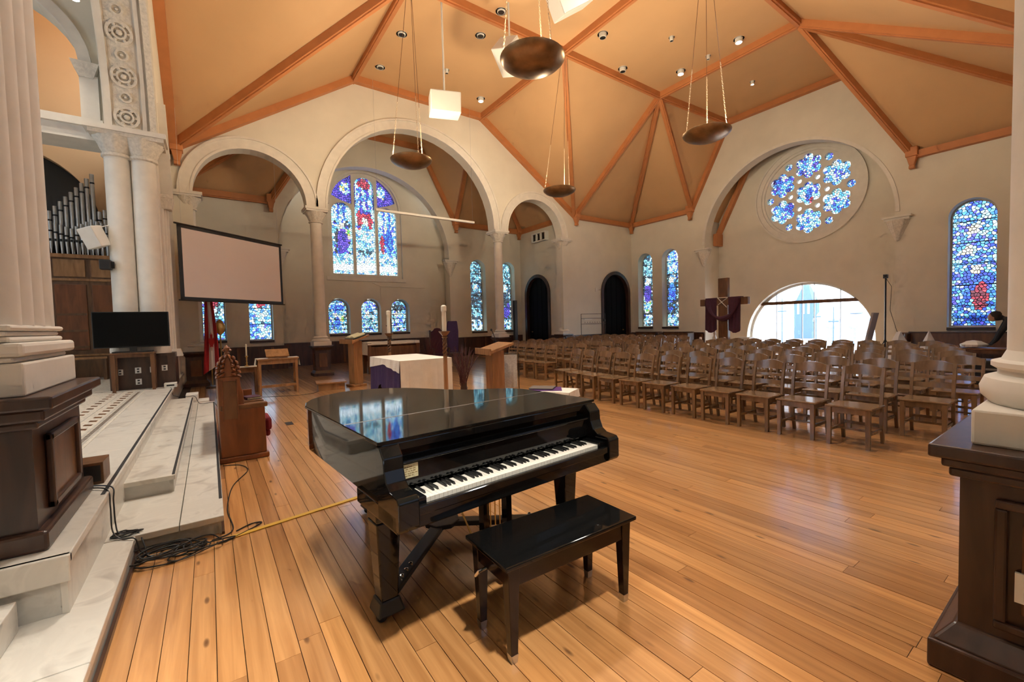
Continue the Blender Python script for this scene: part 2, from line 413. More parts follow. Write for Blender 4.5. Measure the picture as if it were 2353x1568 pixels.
# ---- north arcade wall
AR = [(1.22, 1.43), (6.40, 3.16), (11.72, 1.50)]
SP = 5.31
path = [(XW - .3, 0), (-.21, 0), ]
path += arcpts(*AR[0], SP) + arcpts(*AR[1], SP) + arcpts(*AR[2], SP)
path += [(13.24, 0), (XE + .3, 0), (XE + .3, EV + .05), (14.0, EV + .05), (XB, FL + .05), (XA, FL + .05), (XW - .3, EV - .2)]
wn = MB().panel(path, [arch_loop(16.76, .92, .001, 2.92)], yplane(YN), 0, .42).build('wall_north', PLASTER)
tag(wn, 'cream plaster arcade wall with three round arches beside the chancel', 'wall', kind='structure')
def archivolt(parent, cu, r, zs, mp, s=-1):
    MB().band(cu, zs, r - .005, r + .27, mp, s * .04, .01).build('archivolt', STONE, parent, smooth=True)
    MB().band(cu, zs, r + .27, r + .33, mp, s * .075, .01).build('archivolt_bead', STONE, parent, smooth=True)
    MB().band(cu, zs, r - .012, r + .05, mp, s * .06, .01).build('archivolt_bead', STONE, parent, smooth=True)
for c, r in AR: archivolt(wn, c, r, SP, yplane(YN))
# doors
def door(name, mp, c, hw, ztop, label, s=-1):
    zs = ztop - hw
    o = MB().panel(arch_loop(c, hw + .02, 0.001, zs), [], mp, .16, .22).build(name, DOORM)
    tag(o, label, 'door', kind='structure')
    MB().panel(arch_loop(c, hw + .14, 0.001, zs)[::1], [arch_loop(c, hw - .02, 0.0015, zs)], mp, s * .05, .18).build('door_frame', DARKW, o)
    for k in range(5):
        u = c - hw + (k + .5) * 2 * hw / 5; h = zs + math.sqrt(max(0, hw * hw - (abs(u - c) + hw / 5) ** 2)) if abs(u - c) + hw / 5 < hw else zs
        MB().panel([(u - hw / 5 + .01, .02), (u + hw / 5 - .01, .02), (u + hw / 5 - .01, h), (u - hw / 5 + .01, h)], [], mp, .13, .17).build('door_board', DOORM, o)
    MB().panel(circ(c + .7 * hw, 1.05, .03, 10), [], mp, .08, .14).build('door_knob', BRASS, o)
    return o
door('door_2', yplane(YN), 16.76, .92, 3.84, 'tall dark arched door right of the last arcade column')
# columns
def column(name, x, y, label, ped=.96, pw=.225, r=.175, top=SP):
    t = thing(name, label, 'column', (x, y, 0), kind='structure')
    if ped:
        mb = MB().box(-pw - .07, pw + .07, -pw - .07, pw + .07, 0, .09).frustum(0, 0, .09, pw + .06, pw + .06, .17, pw, pw)
        mb.box(-pw, pw, -pw, pw, .17, ped - .12); mb.build('pedestal', DARKW, t)
        MB().frustum(0, 0, ped - .14, pw, pw, ped - .05, pw + .07, pw + .07).box(-pw - .09, pw + .09, -pw - .09, pw + .09, ped - .05, ped).build('pedestal_cap', DARKW, t)
        for sx, sy in ((1, 0), (-1, 0), (0, 1), (0, -1)):
            a = pw * .55; m2 = MB()
            if sx: m2.box(sx * pw - .012, sx * pw + .012, -a, a, .28, ped - .24)
            else: m2.box(-a, a, sy * pw - .012, sy * pw + .012, .28, ped - .24)
            m2.build('pedestal_panel', BROWNW, t, bevel=.008)
    z = ped
    MB().box(-r - .09, r + .09, -r - .09, r + .09, z, z + .13).lathe([(r + .085, z + .13), (r + .10, z + .16), (r + .085, z + .20), (r + .03, z + .215), (r + .03, z + .24), (r + .055, z + .26), (r + .03, z + .285), (r, z + .31)], n=28).build('column_base', STONE, t, smooth=True)
    MB().lathe([(r, z + .30), (r * 1.01, z + 1.2), (r * .97, top - .44)], n=28).build('shaft', STONE, t, smooth=True)
    prof = [(r, top - .46), (r + .035, top - .45), (r + .035, top - .42), (r, top - .41), (r + .02, top - .36), (r + .05, top - .27), (r + .11, top - .18), (r + .13, top - .12)]
    MB().lathe(prof, n=48, wob=lambda a, i: 1 + (.10 * abs(math.sin(4 * a)) if i > 3 else 0)).build('capital', STONE_D, t, smooth=True)
    q = r + .17
    MB().box(-q + .03, q - .03, -q + .03, q - .03, top - .13, top - .08).box(-q, q, -q, q, top - .08, top).build('abacus', STONE, t)
    return t
YC = YN + .21
column('column', 2.93, YC, 'slender cream column on wooden pedestal left of the largest arch')
column('column', 9.88, YC, 'slender cream column between the largest arch and the smaller arch')
column('column', 13.40, YC, 'slender cream column at the wall beside the dark arched doors')
column('column', -.33, YC, 'cream half column on dark pedestal behind the projection screen')

# ---- east wall with the great niche
NC, NR, NS = 7.38, 3.22, 4.74
outer = [(YS - .3, 0), (NC - NR, 0)] + arcpts(NC, NR, NS, 36) + [(NC + NR, 0), (YN + .2, 0), (YN + .2, EV + .05), (11.2, EV + .05), (9.5, FL + .05), (5.5, FL + .05), (3.75, EV + .05), (YS - .3, EV + .05)]
WINE_ = [(13.78, .43, 1.17, 4.84), (12.36, .44, 1.17, 4.86), (2.48, .49, 1.06, 4.76)]
we = MB().panel(outer, [arch_loop(c, hw, z0, z1 - hw) for c, hw, z0, z1 in WINE_], xplane(XE), 0, .45).build('wall_east', PLASTER)
tag(we, 'cream plaster end wall with a large round arched niche', 'wall', kind='structure')
MB().band(NC, NS, NR - .005, NR + .10, xplane(XE), -.03, .01, n=40).build('archivolt', STONE, we, smooth=True)
def corbel(parent, mp, c, z, s=-1, w_=.36):
    mb = MB().panel([(c - w_, z - .06), (c + w_, z - .06), (c + w_, z), (c - w_, z)], [], mp, s * .22, .05)
    mb.panel([(c - w_ * .85, z - .14), (c + w_ * .85, z - .14), (c + w_ * .85, z - .06), (c - w_ * .85, z - .06)], [], mp, s * .17, .05)
    mb.build('corbel_shelf', STONE, parent)
    base = mp(c, z, 0.)
    MB().lathe([(.0, -.78), (.05, -.76), (.10, -.64), (.17, -.46), (.235, -.30), (.27, -.20), (.275, -.13)], base, 24, wob=lambda a, i: 1 + .06 * math.sin(7 * a) * (i > 1)).build('corbel', STONE_D, parent, smooth=True)
corbel(we, xplane(XE), NC - NR - .05, 4.58); corbel(we, xplane(XE), NC + NR + .05, 4.58)
# niche back wall, side walls and roof
RC, RZ, RR = 7.07, 6.28, 1.58
XB2 = 19.2
SC, SZ, SR = 7.16, .62, 2.22
wb = MB().panel([(3.6, 0), (3.6, 9.2), (11.0, 9.2), (11.0, 0)], [circ(RC, RZ, RR + .02, 48), [(SC - SR, .05)] + arcpts(SC, SR, SZ, 36) + [(SC + SR, .05)]], xplane(XB2), 0, .5).build('wall_niche', PLASTER)
tag(wb, 'back wall of the niche holding the rose and half-round windows', 'wall', kind='structure')
for yy, d in ((4.0, -.15), (10.62, .15)):
    o = MB().box(XE + .4, XB2 + .02, min(yy, yy + d), max(yy, yy + d), 0, 8.9).build('wall_niche_side', PLASTER)
    tag(o, 'short side wall of the niche, %s' % ('beside the draped cross' if d > 0 else 'behind the microphone stand'), 'wall', kind='structure')
nr = MB().add([(XE + .4, 3.6, 5.2), (XB2, 3.6, 5.2), (XB2, 6.0, 9.15), (XE + .4, 6.0, 9.15), (XE + .4, 8.7, 9.15), (XB2, 8.7, 9.15), (XE + .4, 11.0, 5.2), (XB2, 11.0, 5.2)], [(0, 1, 2, 3), (3, 2, 5, 4), (4, 5, 7, 6)]).build('ceiling_niche', ORANGE)
tag(nr, 'small sloping orange ceiling inside the rose window niche', 'ceiling', kind='structure')
MB().beam((XB2 - .12, 10.66, 5.1), (XB2 - .12, 8.75, 8.9), .18, .2, (1, 0, 0)).build('rib', RIB, nr)
MB().box(XB2 - .5, XB2, 10.42, 10.62, 4.75, 5.3).build('bracket', RIB, nr, bevel=.03)
of = MB().box(XE, 20.2, 3.6, 11, -.12, -.005).build('floor_niche', FLOOR); tag(of, 'plank floor inside the window niche', 'floor', kind='structure')

# ---- stained glass
def rgb(h): return tuple((int(h[i:i+2], 16) / 255) ** 2.2 * .88 + .05 for i in (0, 2, 4))
PB = [rgb(x) for x in ('2f6fd8', '4aa0e8', '78c8f0', 'a8e4f0', 'd8f4f4', '1c3fc0', '5a4fd0', '9adfe0', 'e8f8ff', '3a86e0')]
PW_ = [rgb(x) for x in ('d8f0ee', 'b0e2ea', '8ed0e0', 'e8f6f0', 'c8e8d8', '70b8d0', '3a78b0', 'f2f8ea')]
PT = [rgb(x) for x in ('6ab0c0', '88c8cc', '4c8898', '1e3a50', 'c8e8e0', '2c5c70', '101c28', '9ad8d8')]
PP = [rgb(x) for x in ('3a1c9a', '4a28b0', '281078', '1c2c88', '6040b8')]
PR = [rgb(x) for x in ('c02038', '9a1030', 'd83848', '701028')]
PD = [rgb(x) for x in ('000000', '1a2a3a', '000000', '22344a', '4a7888')]
PBL = [rgb(x) for x in ('1a48c8', '2a6ce0', '1030a0', '4890e8')]
PG = [rgb(x) for x in ('c8b048', '58b048', 'e0d078')]
PSK = [rgb(x) for x in ('e8d8c0', 'd0b898', 'f0e8d8')]
def stained(name, u0, u1, v0, v1, cell, colf, mp, w_, parent, seed, inside=None, lead=.0095):
    rr = random.Random(seed); nu = max(2, round((u1 - u0) / cell)) ; nv = max(2, round((v1 - v0) / (cell * 1.1)))
    pts = []
    for j in range(-2, nv + 2):
        for i in range(-2, nu + 2):
            pts.append(Vector((u0 + (u1 - u0) * (i + .5 + (.5 if j % 2 else 0) + rr.uniform(-.42, .42)) / nu, v0 + (v1 - v0) * (j + .5 + rr.uniform(-.42, .42)) / nv)))
    vs, es, fs, ov, oe, of_ = delaunay_2d_cdt(pts, [], [], 0, 1e-6)
    adj = {}
    for t_ in fs:
        (ax, ay), (bx, by), (cx_, cy_) = [vs[k] for k in t_[:3]]
        d = 2 * (ax * (by - cy_) + bx * (cy_ - ay) + cx_ * (ay - by))
        if abs(d) < 1e-12: continue
        ux = ((ax*ax+ay*ay)*(by-cy_) + (bx*bx+by*by)*(cy_-ay) + (cx_*cx_+cy_*cy_)*(ay-by)) / d
        uy = ((ax*ax+ay*ay)*(cx_-bx) + (bx*bx+by*by)*(ax-cx_) + (cx_*cx_+cy_*cy_)*(bx-ax)) / d
        for k in t_: adj.setdefault(k, []).append((ux, uy))
    V = []; F = []; C = []; MI = []
    m = cell * .5
    for k, q in adj.items():
        cu, cv = vs[k]
        if not (u0 - m < cu < u1 + m and v0 - m < cv < v1 + m): continue
        if inside and not inside(cu, cv): continue
        q = [(min(max(a_, u0 - .02), u1 + .02), min(max(b_, v0 - .02), v1 + .02)) for a_, b_ in q]
        gu = sum(p[0] for p in q) / len(q); gv = sum(p[1] for p in q) / len(q)
        q = sorted(q, key=lambda p: math.atan2(p[1] - gv, p[0] - gu)); n = len(q)
        if n < 3: continue
        s_ = []
        for p in q:
            dd = math.hypot(p[0] - gu, p[1] - gv); t_ = min(.5, lead * rr.uniform(.8, 1.3) / max(dd, 1e-5)); s_.append((p[0] + (gu - p[0]) * t_, p[1] + (gv - p[1]) * t_))
        o = len(V); V += [mp(*p, w_) for p in q] + [mp(*p, w_) for p in s_]
        F.append(tuple(o + n + i for i in range(n))); C.append((colf(gu, gv, rr), n)); MI.append(0)
        for i in range(n):
            i2 = (i + 1) % n; F.append((o+i, o+i2, o+n+i2, o+n+i)); C.append(((0, 0, 0), 4)); MI.append(1)
    me = bpy.data.meshes.new(name); me.from_pydata(V, [], F); me.update()
    me.materials.append(GLASSM); me.materials.append(LEAD)
    ca = me.color_attributes.new('tint', 'FLOAT_COLOR', 'CORNER'); flat = []
    for c, n in C: flat += list((*c, 1.)) * n
    ca.data.foreach_set('color', flat); me.polygons.foreach_set('material_index', MI)
    o = bpy.data.objects.new(name, me); COL.objects.link(o); o.parent = parent; o['kind'] = 'stuff'
    return o
def pick(rr, pal): return rr.choice(pal)
def layers(base, shapes):
    def f(u, v, rr):
        for cu, cv, ru, rv, pal in shapes:
            if ((u - cu) / ru) ** 2 + ((v - cv) / rv) ** 2 < 1: return pick(rr, pal)
        b = base(u, v, rr) if callable(base) else pick(rr, base)
        return b
    return f
GL = plain('glazing_frame_stone', (.55, .50, .42), .6)
WINN = [0]
def lancet(mp, c, hw, z0, z1, colf, label, cell=.08, depth=.34, sill=-1, seed=1):
    WINN[0] += 1
    zs = z1 - hw
    fr = MB().panel(arch_loop(c, hw + .02, z0 - .02, zs), [arch_loop(c, hw - .045, z0 + .04, zs)], mp, depth - .03, depth + .06).build('window_%d' % WINN[0], GL)
    tag(fr, label, 'window', kind='structure')
    stained('glass', c - hw, c + hw, z0, z1, cell, colf, mp, depth + .01, fr, seed, lambda u, v: v < zs or math.hypot(u - c, v - zs) < hw + .03)
    for k in range(1, 6):
        v = z0 + (zs - z0) * k / 5.2
        MB().panel([(c - hw, v - .012), (c + hw, v - .012), (c + hw, v + .012), (c - hw, v + .012)], [], mp, depth - .02, depth).build('saddle_bar', LEAD, fr)
    if sill: MB().panel([(c - hw - .0, z0 - .09), (c + hw, z0 - .09), (c + hw, z0 - .005), (c - hw, z0 - .005)], [], mp, sill * .05, depth).build('sill', DARKW, fr)
    return fr
def figure(c, zf, s=1., robe=PBL, robe2=PW_): # a plain robed figure
    return [(c, zf + 1.55*s, .10*s, .12*s, PSK), (c, zf + 1.57*s, .2*s, .22*s, PW_), (c, zf + .95*s, .20*s, .45*s, robe), (c + .05, zf + .45*s, .28*s, .5*s, robe2)]
def lan(c, z0, z1, robe, robe2, canopy, base, ground):
    h = z1 - z0
    def f(u, v, rr):
        t = (v - z0) / h
        if t < .16: return pick(rr, base) if rr.random() < .8 else pick(rr, PB)
        if abs(u - c) > .26 and rr.random() < .75: return pick(rr, canopy if t > .6 else base)
        if t > .70: return pick(rr, canopy)
        return pick(rr, ground)
    return layers(f, [s for s in figure(c, z0 + h * .2, h * .27, robe, robe2)])
lancet(xplane(XE), 13.78, .43, 1.17, 4.84, lan(13.9, 1.17, 4.84, PP, PW_ + PG, PT, PW_ + PD, PD), 'narrow dark stained glass window nearest the door by the pews', seed=3)
lancet(xplane(XE), 12.36, .44, 1.17, 4.86, lan(12.48, 1.17, 4.86, PBL, PBL + PD, PW_ + PB, PT + PW_, PD), 'narrow stained glass window with a blue robed figure beside the cross', seed=4)
lancet(xplane(XE), 2.48, .49, 1.06, 4.76, layers(lambda u, v, rr: pick(rr, PB + PBL) if v < 3.2 else pick(rr, PB), [(2.35, 1.95, .16, .42, PR), (2.5, 3.9, .14, .14, PSK), (2.6, 3.3, .13, .13, PSK), (2.42, 2.75, .12, .13, PSK), (2.45, 2.4, .25, .35, PBL), (2.62, 2.2, .1, .6, PBL), (2.43, 1.3, .16, .16, PBL)]), 'tall blue stained glass window next to the right-hand foreground column', cell=.075, seed=5)

# rose window: plate tracery with foiled openings
WINN[0] += 1
XR = xplane(XB2)
def foil(cu, cv, r, lobes=6, a0=PI / 2):
    # union of lobes and a core: polar outline
    lr = r * .36; d = r - lr; pts = []
    for k in range(72):
        a = 2 * PI * k / 72; best = r * .62
        for q in range(lobes):
            b = a0 + 2 * PI * q / lobes; dl = a - b; disc = lr * lr - (d * math.sin(dl)) ** 2
            if disc >= 0 and math.cos(dl) > 0: best = max(best, d * math.cos(dl) + math.sqrt(disc))
        pts.append((cu + best * math.cos(a), cv + best * math.sin(a)))
    return pts
holes = [foil(RC, RZ, .45)]; foils = [(RC, RZ, .45)]
for k in range(6):
    a = PI / 2 + k * PI / 3; cu, cv = RC + 1.06 * math.cos(a), RZ + 1.06 * math.sin(a); holes.append(foil(cu, cv, .475)); foils.append((cu, cv, .475))
smalls = []; whites = []
for k in range(6):
    a = k * PI / 3; smalls.append((RC + 1.37 * math.cos(a), RZ + 1.37 * math.sin(a), .14)); whites.append((RC + .62 * math.cos(a), RZ + .62 * math.sin(a), .092))
holes += [circ(a, b, r, 16) for a, b, r in smalls + whites]
rose = MB().panel(circ(RC, RZ, RR + .02, 64), holes, XR, .06, .22).build('window_%d' % WINN[0], STONE)
tag(rose, 'round rose window of blue glass foils high in the niche', 'window', kind='structure')
MB().band(RC, RZ, RR, RR + .09, XR, -.02, .2, 0, 2 * PI, 64).build('inner_ring', STONE, rose, smooth=True)
MB().band(RC, RZ, RR + .09, RR + .27, XR, -.07, .02, 0, 2 * PI, 64).build('outer_ring', STONE, rose, smooth=True)
MB().band(RC, RZ, RR + .27, RR + .33, XR, -.11, .02, 0, 2 * PI, 64).build('outer_bead', STONE, rose, smooth=True)
for n_, (cu, cv, r) in enumerate(foils):
    pal = [PW_ + PB, PB + PP, PB + PW_, PB + PW_, PW_ + PB, PB, PB + PP + PBL][n_ % 7]
    sh = [(cu, cv + .3, .1, .1, PSK + PW_), (cu, cv, .13, .28, PB if n_ else PBL)]
    if n_ == 0: sh.insert(0, (cu - .07, cv - .27, .07, .1, PR))
    if n_ == 5: sh.insert(0, (cu - .25, cv + .08, .15, .24, PP + PBL))
    stained('glass', cu - r, cu + r, cv - r, cv + r, .075, layers(pal, sh), XR, .16, rose, 40 + n_, lambda u, v, cu=cu, cv=cv, r=r: math.hypot(u - cu, v - cv) < r - .01)
for n_, (cu, cv, r) in enumerate(smalls): stained('glass', cu - r, cu + r, cv - r, cv + r, .06, layers(PB + PW_, [(cu, cv, .05, .05, PBL)]), XR, .16, rose, 60 + n_)
for n_, (cu, cv, r) in enumerate(whites): stained('glass', cu - r, cu + r, cv - r, cv + r, .2, lambda u, v, rr: (.9, .9, .85), XR, .16, rose, 70 + n_, lead=.001)

# half-round clear window
WINN[0] += 1
hw_ = MB().panel([(SC - SR - .02, .05)] + arcpts(SC, SR + .02, SZ, 36) + [(SC + SR + .02, .05)], [[(SC - SR + .09, .12)] + arcpts(SC, SR - .09, SZ, 36) + [(SC + SR - .09, .12)]], XR, .30, .40).build('window_%d' % WINN[0], WHITEP)
tag(hw_, 'large half-round clear window looking onto the street', 'window', kind='structure')
MB().panel([(SC - SR, .06), (SC + SR, .06), (SC + SR, SZ)] + arcpts(SC, SR, SZ, 30)[::-1][1:-1] + [(SC - SR, SZ)], [], XR, .345, .352).build('pane', CLEARG, hw_)
MB().panel([(SC - 1.85, 2.0), (SC + 1.7, 2.0), (SC + 1.7, 2.13), (SC - 1.85, 2.13)], [], XR, .16, .34).build('transom', BROWNW, hw_)
for u in (-1.08, -.22, .2, 1.15): MB().panel([(SC + u - .012, .1), (SC + u + .012, .1), (SC + u + .012, SZ + math.sqrt(SR ** 2 - u * u) - .03), (SC + u - .012, SZ + math.sqrt(SR ** 2 - u * u) - .03)], [], XR, .30, .35).build('glazing_bar', STEEL, hw_)

# ---- north transept
YT = 18.6
BW = (5.95, 3.6, 4.72)
opath = [(-1.2, 0), (BW[0] - BW[1], 0)] + arcpts(BW[0], BW[1], BW[2], 36) + [(BW[0] + BW[1], 0), (14.1, 0), (14.1, EV + .05), (9.9, EV + .05), (8.2, 9.75), (3.7, 9.75), (2.1, EV + .05), (-1.2, EV + .05)]
NWIN = [(.16, .36, 1.17, 4.7), (1.62, .40, 1.13, 4.7), (11.14, .44, 1.17, 4.75), (12.98, .42, 1.17, 4.75)]
wt = MB().panel(opath, [arch_loop(c, hw, z0, z1 - hw) for c, hw, z0, z1 in NWIN], yplane(YT), 0, .40).build('wall_transept', PLASTER)
tag(wt, 'cream plaster wall seen through the arcade with a wide arched recess', 'wall', kind='structure')
MB().band(BW[0], BW[2], BW[1] - .01, BW[1] + .02, yplane(YT), -.03, .4, n=40).build('archivolt', STONE, wt, smooth=True)
corbel(wt, yplane(YT), BW[0] + BW[1] + .03, 4.62); corbel(wt, yplane(YT), BW[0] - BW[1] - .03, 4.62)
lab = ['narrow stained glass window with red figure behind the flag', 'narrow stained glass window with a red robe beneath the projection screen', 'narrow dark stained glass window left of the second column', 'narrow dark stained glass window mostly hidden behind the second column']
pals = [(PR, PT), (PR, PW_), (PD, PT), (PD, PP)]
for (c, hw, z0, z1), l, (a, b) in zip(NWIN, lab, pals):
    lancet(yplane(YT), c, hw, z0, z1, lan(c, z0, z1, a, b, PT + PW_ if a is PR else PT, PW_ + (PD if a is PD else PB), PD if a is PD else PB + PT), l, seed=int(c * 10) + 9)
YT2 = 19.4
SMALL = [(4.62, .42, 1.25, 2.76), (6.0, .41, 1.25, 2.76), (7.36, .41, 1.25, 2.76)]
BWH, BWZ0, BWZ1 = 1.56, 3.72, 8.38
bwc = 5.92; zs = BWZ1 - BWH
wr = MB().panel([(2.1, 0), (2.1, 9.6), (9.8, 9.6), (9.8, 0)], [arch_loop(c, hw + .03, z0, z1 - hw) for c, hw, z0, z1 in SMALL] + [arch_loop(bwc, BWH + .06, BWZ0, zs, 30)], yplane(YT2), 0, .5).build('wall_recess', PLASTER)
tag(wr, 'wall inside the arched recess with the large three-light window', 'wall', kind='structure')
o = MB().box(2.1, 2.2, YT + .3, YT2 + .1, 0, 9.6).box(9.7, 9.8, YT + .3, YT2 + .1, 0, 9.6).box(2.1, 9.8, YT + .3, YT2 + .3, 9.5, 9.65).build('wall_recess_sides', PLASTER)
tag(o, 'side walls and top of the arched window recess', 'wall', kind='structure')
# big window with tracery
WINN[0] += 1
m = yplane(YT2)
def lit(c, hw, z0, z1): return arch_loop(c, hw, z0, z1 - hw, 14)
lights_ = [(bwc - 1.0, .43, BWZ0 + .16, 6.95), (bwc, .44, BWZ0 + .16, 8.18), (bwc + 1.0, .43, BWZ0 + .16, 6.95)]
def tri(side):
    s = side; pts = [(bwc + s * .56, 6.92)]
    for k in range(9):
        a = PI / 2 - k / 8 * (PI / 2 - .28); pts_r = BWH - .10
        px_, pz_ = bwc + s * max(.56, pts_r * math.cos(a)), zs + pts_r * math.sin(a)
        if k == 0: pz_ = zs + math.sqrt(pts_r ** 2 - .56 ** 2); 
        pts.append((px_, pz_))
    pts.append((bwc + s * 1.1, 7.08))
    out = []
    for p in pts:
        if not out or math.hypot(p[0] - out[-1][0], p[1] - out[-1][1]) > .03: out.append(p)
    return out if s > 0 else out[::-1]
big = MB().panel(arch_loop(bwc, BWH + .08, BWZ0 - .02, zs, 30), [lit(*l) for l in lights_] + [tri(-1), tri(1)], m, .14, .30).build('window_%d' % WINN[0], STONE)
tag(big, 'large round-headed stained glass window with three tall lights', 'window', kind='structure')
MB().panel([(bwc - BWH - .18, BWZ0 - .16), (bwc + BWH + .18, BWZ0 - .16), (bwc + BWH + .18, BWZ0), (bwc - BWH - .18, BWZ0)], [], m, -.05, .3).build('sill', STONE, big)
MB().band(bwc, zs, BWH - .04, BWH + .10, m, .02, .2, n=30).build('hood', STONE, big, smooth=True)
def biglight(c, kind):
    def base(u, v, rr):
        if v < 4.75: return pick(rr, PW_ + [(.9, .95, .95)]) if (v < 4.05 or v > 4.3) else (.95, 1, 1)
        if abs(u - c) > .33: return pick(rr, PW_)
        if v > 6.2 and kind != 1 and abs(abs(u - c) - .13) < .05: return pick(rr, PBL)
        if kind == 1 and v > 6.7 and abs(abs(u - c) - .14) < .045: return pick(rr, PBL + PP)
        if kind == 0: return pick(rr, PW_) if v > 6.2 else pick(rr, PB + PP + PD)
        if kind == 1: return pick(rr, PW_ + PB) if v > 6.7 else pick(rr, PR + PP) if v > 5.9 else pick(rr, PW_)
        return pick(rr, PW_) if v > 6.2 else pick(rr, PB)
    sh = {0: [(c - .02, 5.95, .12, .13, PSK), (c + .02, 5.3, .2, .55, PP), (c - .2, 5.4, .12, .4, PD), (c + .22, 5.6, .12, .25, PSK + PG)],
          1: [(c, 6.28, .1, .13, PSK), (c, 7.9, .3, .2, PR), (c, 5.6, .24, .65, PT[0:2] + PW_), (c, 6.3, .36, .32, PR), (c, 4.95, .36, .2, PT)],
          2: [(c - .05, 6.0, .1, .12, PSK), (c + .1, 5.45, .2, .6, PBL), (c - .24, 5.3, .1, .45, PR), (c + .28, 5.6, .1, .3, PB)]}[kind]
    return layers(base, sh)
for k, (c, hw, z0, z1) in enumerate(lights_): stained('glass', c - hw - .03, c + hw + .03, z0 - .02, z1 + .03, .082, biglight(c, k), m, .22, big, 80 + k)
for s in (-1, 1): stained('glass', bwc + min(s * .38, s * 1.5), bwc + max(s * .38, s * 1.5), 6.85, 8.3, .08, layers(PP, [(bwc + s * .8, 7.6, .2, .28, PB + PW_ + PG)]), m, .22, big, 90 + s, lambda u, v: math.hypot(u - bwc, v - zs) < BWH)
for k, (c, hw, z0, z1) in enumerate(SMALL):
    lancet(m, c, hw, z0, z1, layers(PW_ + PB + PT, [(c - .1, 2.1, .1, .1, PSK), (c + .1, 2.0, .1, .1, PW_), (c, 1.75, .13, .25, [PBL, PT, PB][k]), (c + .17, 1.9, .1, .14, [PG, PW_, PB][k]), (c, 2.4, .3, .15, [PBL, PB, PD][k])]),
           ['small arched stained glass window with yellow green and blue glass', 'small arched stained glass window, middle of three under the big window', 'small arched stained glass window right of the shorter candle'][k], cell=.07, depth=.30, seed=20 + k)
# transept end walls, ceiling, floor trim
o = MB().panel([(YN + .3, 0), (YT + .1, 0), (YT + .1, EV + .05), (YN + .3, EV + .05)], [arch_loop(17.2, .88, .001, 2.96)], xplane(13.8), 0, .4).build('wall_transept_end', PLASTER)
tag(o, 'cream side wall with a dark door seen through the smallest right arch', 'wall', kind='structure')
door('door_1', xplane(13.8), 17.2, .88, 3.84, 'dark arched door seen through the arch beside the second column')
o = MB().box(-1.3, -.9, YN + .3, YT + .1, 0, 10).build('wall_transept_west', PLASTER); tag(o, 'left end wall of the side aisle behind the arcade', 'wall', kind='structure')
ct = thing('ceiling_transept', 'orange sloping ceiling with ribs seen through the arcade arches', 'ceiling', kind='structure')
T1, T2, n1, n2, n3 = (XB, YN + .3, FL), (8.2, YT, FL), (9.9, YT, EV), (13.8, YT, EV), (13.8, YN + .3, EV)
T1w, T2w, n1w, n2w, n3w = (XA, YN + .3, FL), (3.7, YT, FL), (2.1, YT, EV), (-.9, YT, EV), (-.9, YN + .3, EV)
for tri_ in ((T1, T2, n1), (T1, n1, n2), (T1, n2, n3), (T1w, n1w, T2w), (T1w, n2w, n1w), (T1w, n3w, n2w), (T1w, T2w, T2), (T1w, T2, T1)):
    MB().add(tri_, [(0, 1, 2)]).build('ceiling_panel', ORANGE, ct)
def rib(parent, p, q, w_=.16, h=.2, up=(0, 0, 1)):
    p, q = Vector(p), Vector(q); d = Vector((0, 0, -h * .4))
    MB().beam(p + d, q + d, w_, h, up).build('rib', RIB, parent)
    MB().beam(p + d * 2.2, q + d * 2.2, w_ * .5, h * .45, up).build('rib_moulding', RIB, parent)
def off(p, dy): return (p[0], p[1] + dy, p[2])
for p, q in ((T1, n1), (T1, n2), (T2, n1), (n1, n2), (n2, n3), (T1w, n1w), (T1w, n2w), (n1w, n2w), (T2w, n1w), (T2w, T2)):
    rib(ct, off(p, -.12 if p[1] > 17 else .1), off(q, -.12 if q[1] > 17 else .1))
def bracket(parent, x, y, z, dx, dy):
    b = MB().box(-.14, .14, -.14, .14, -.16, .12).frustum(0, 0, -.42, .06, .06, -.16, .12, .12).box(-.07, .07, -.07, .07, -.52, -.42).build('bracket', RIB, parent, bevel=.015)
    b.location = (x + dx * .16, y + dy * .16, z)
bracket(ct, 9.9, YT, EV, 0, -1); bracket(ct, 13.8, YT, EV, -1, -1); bracket(ct, 2.1, YT, EV, 0, -1)

# ---- main ceiling
ceil = thing('ceiling', 'orange painted ceiling of flat and sloping panels with moulded ribs', 'ceiling', kind='structure')
def pan(*pts): MB().add(pts, [tuple(range(len(pts)))]).build('ceiling_panel', ORANGE, ceil)
A, B, As, Bs = (XA, YB, FL), (XB, YB, FL), (XA, YA, FL), (XB, YA, FL)
N2, N3 = (XC, YB, FL), (XC, YA, FL)
yn, ysn = YN, YS
pan((XA, ysn, FL), (XB, ysn, FL), (XB, yn, FL), (XA, yn, FL))
pan((XW, YA, FL), (XA, YA, FL), (XA, YB, FL), (XW, YB, FL))
pan((XB, YA, FL), (XC, YA, FL), (XE, 5.5, FL), (XE, 9.5, FL), (XC, YB, FL), (XB, YB, FL))
FN, FNW, FS, FSW = (XB, yn, FL), (XA, yn, FL), (XB, ysn, FL), (XA, ysn, FL)
w0, e1, e2, e3, eL = (XW, yn, EV), (14.0, yn, EV), (XE, yn, EV), (XE, 11.2, EV), (XE, 9.5, FL)
w0s, e1s, e2s, e3s, eR = (XW, ysn, EV), (14.0, ysn, EV), (XE, ysn, EV), (XE, 3.75, EV), (XE, 5.5, FL)
Wn, Ws = (XW, YB, FL), (XW, YA, FL)
for t in ((A, FNW, w0), (A, w0, Wn), (B, e1, FN), (B, N2, e1), (N2, e2, e1), (N2, e3, e2), (N2, eL, e3),
          (As, w0s, FSW), (As, Ws, w0s), (Bs, FS, e1s), (Bs, e1s, N3), (N3, e1s, e2s), (N3, e2s, e3s), (N3, e3s, eR)): pan(*t)
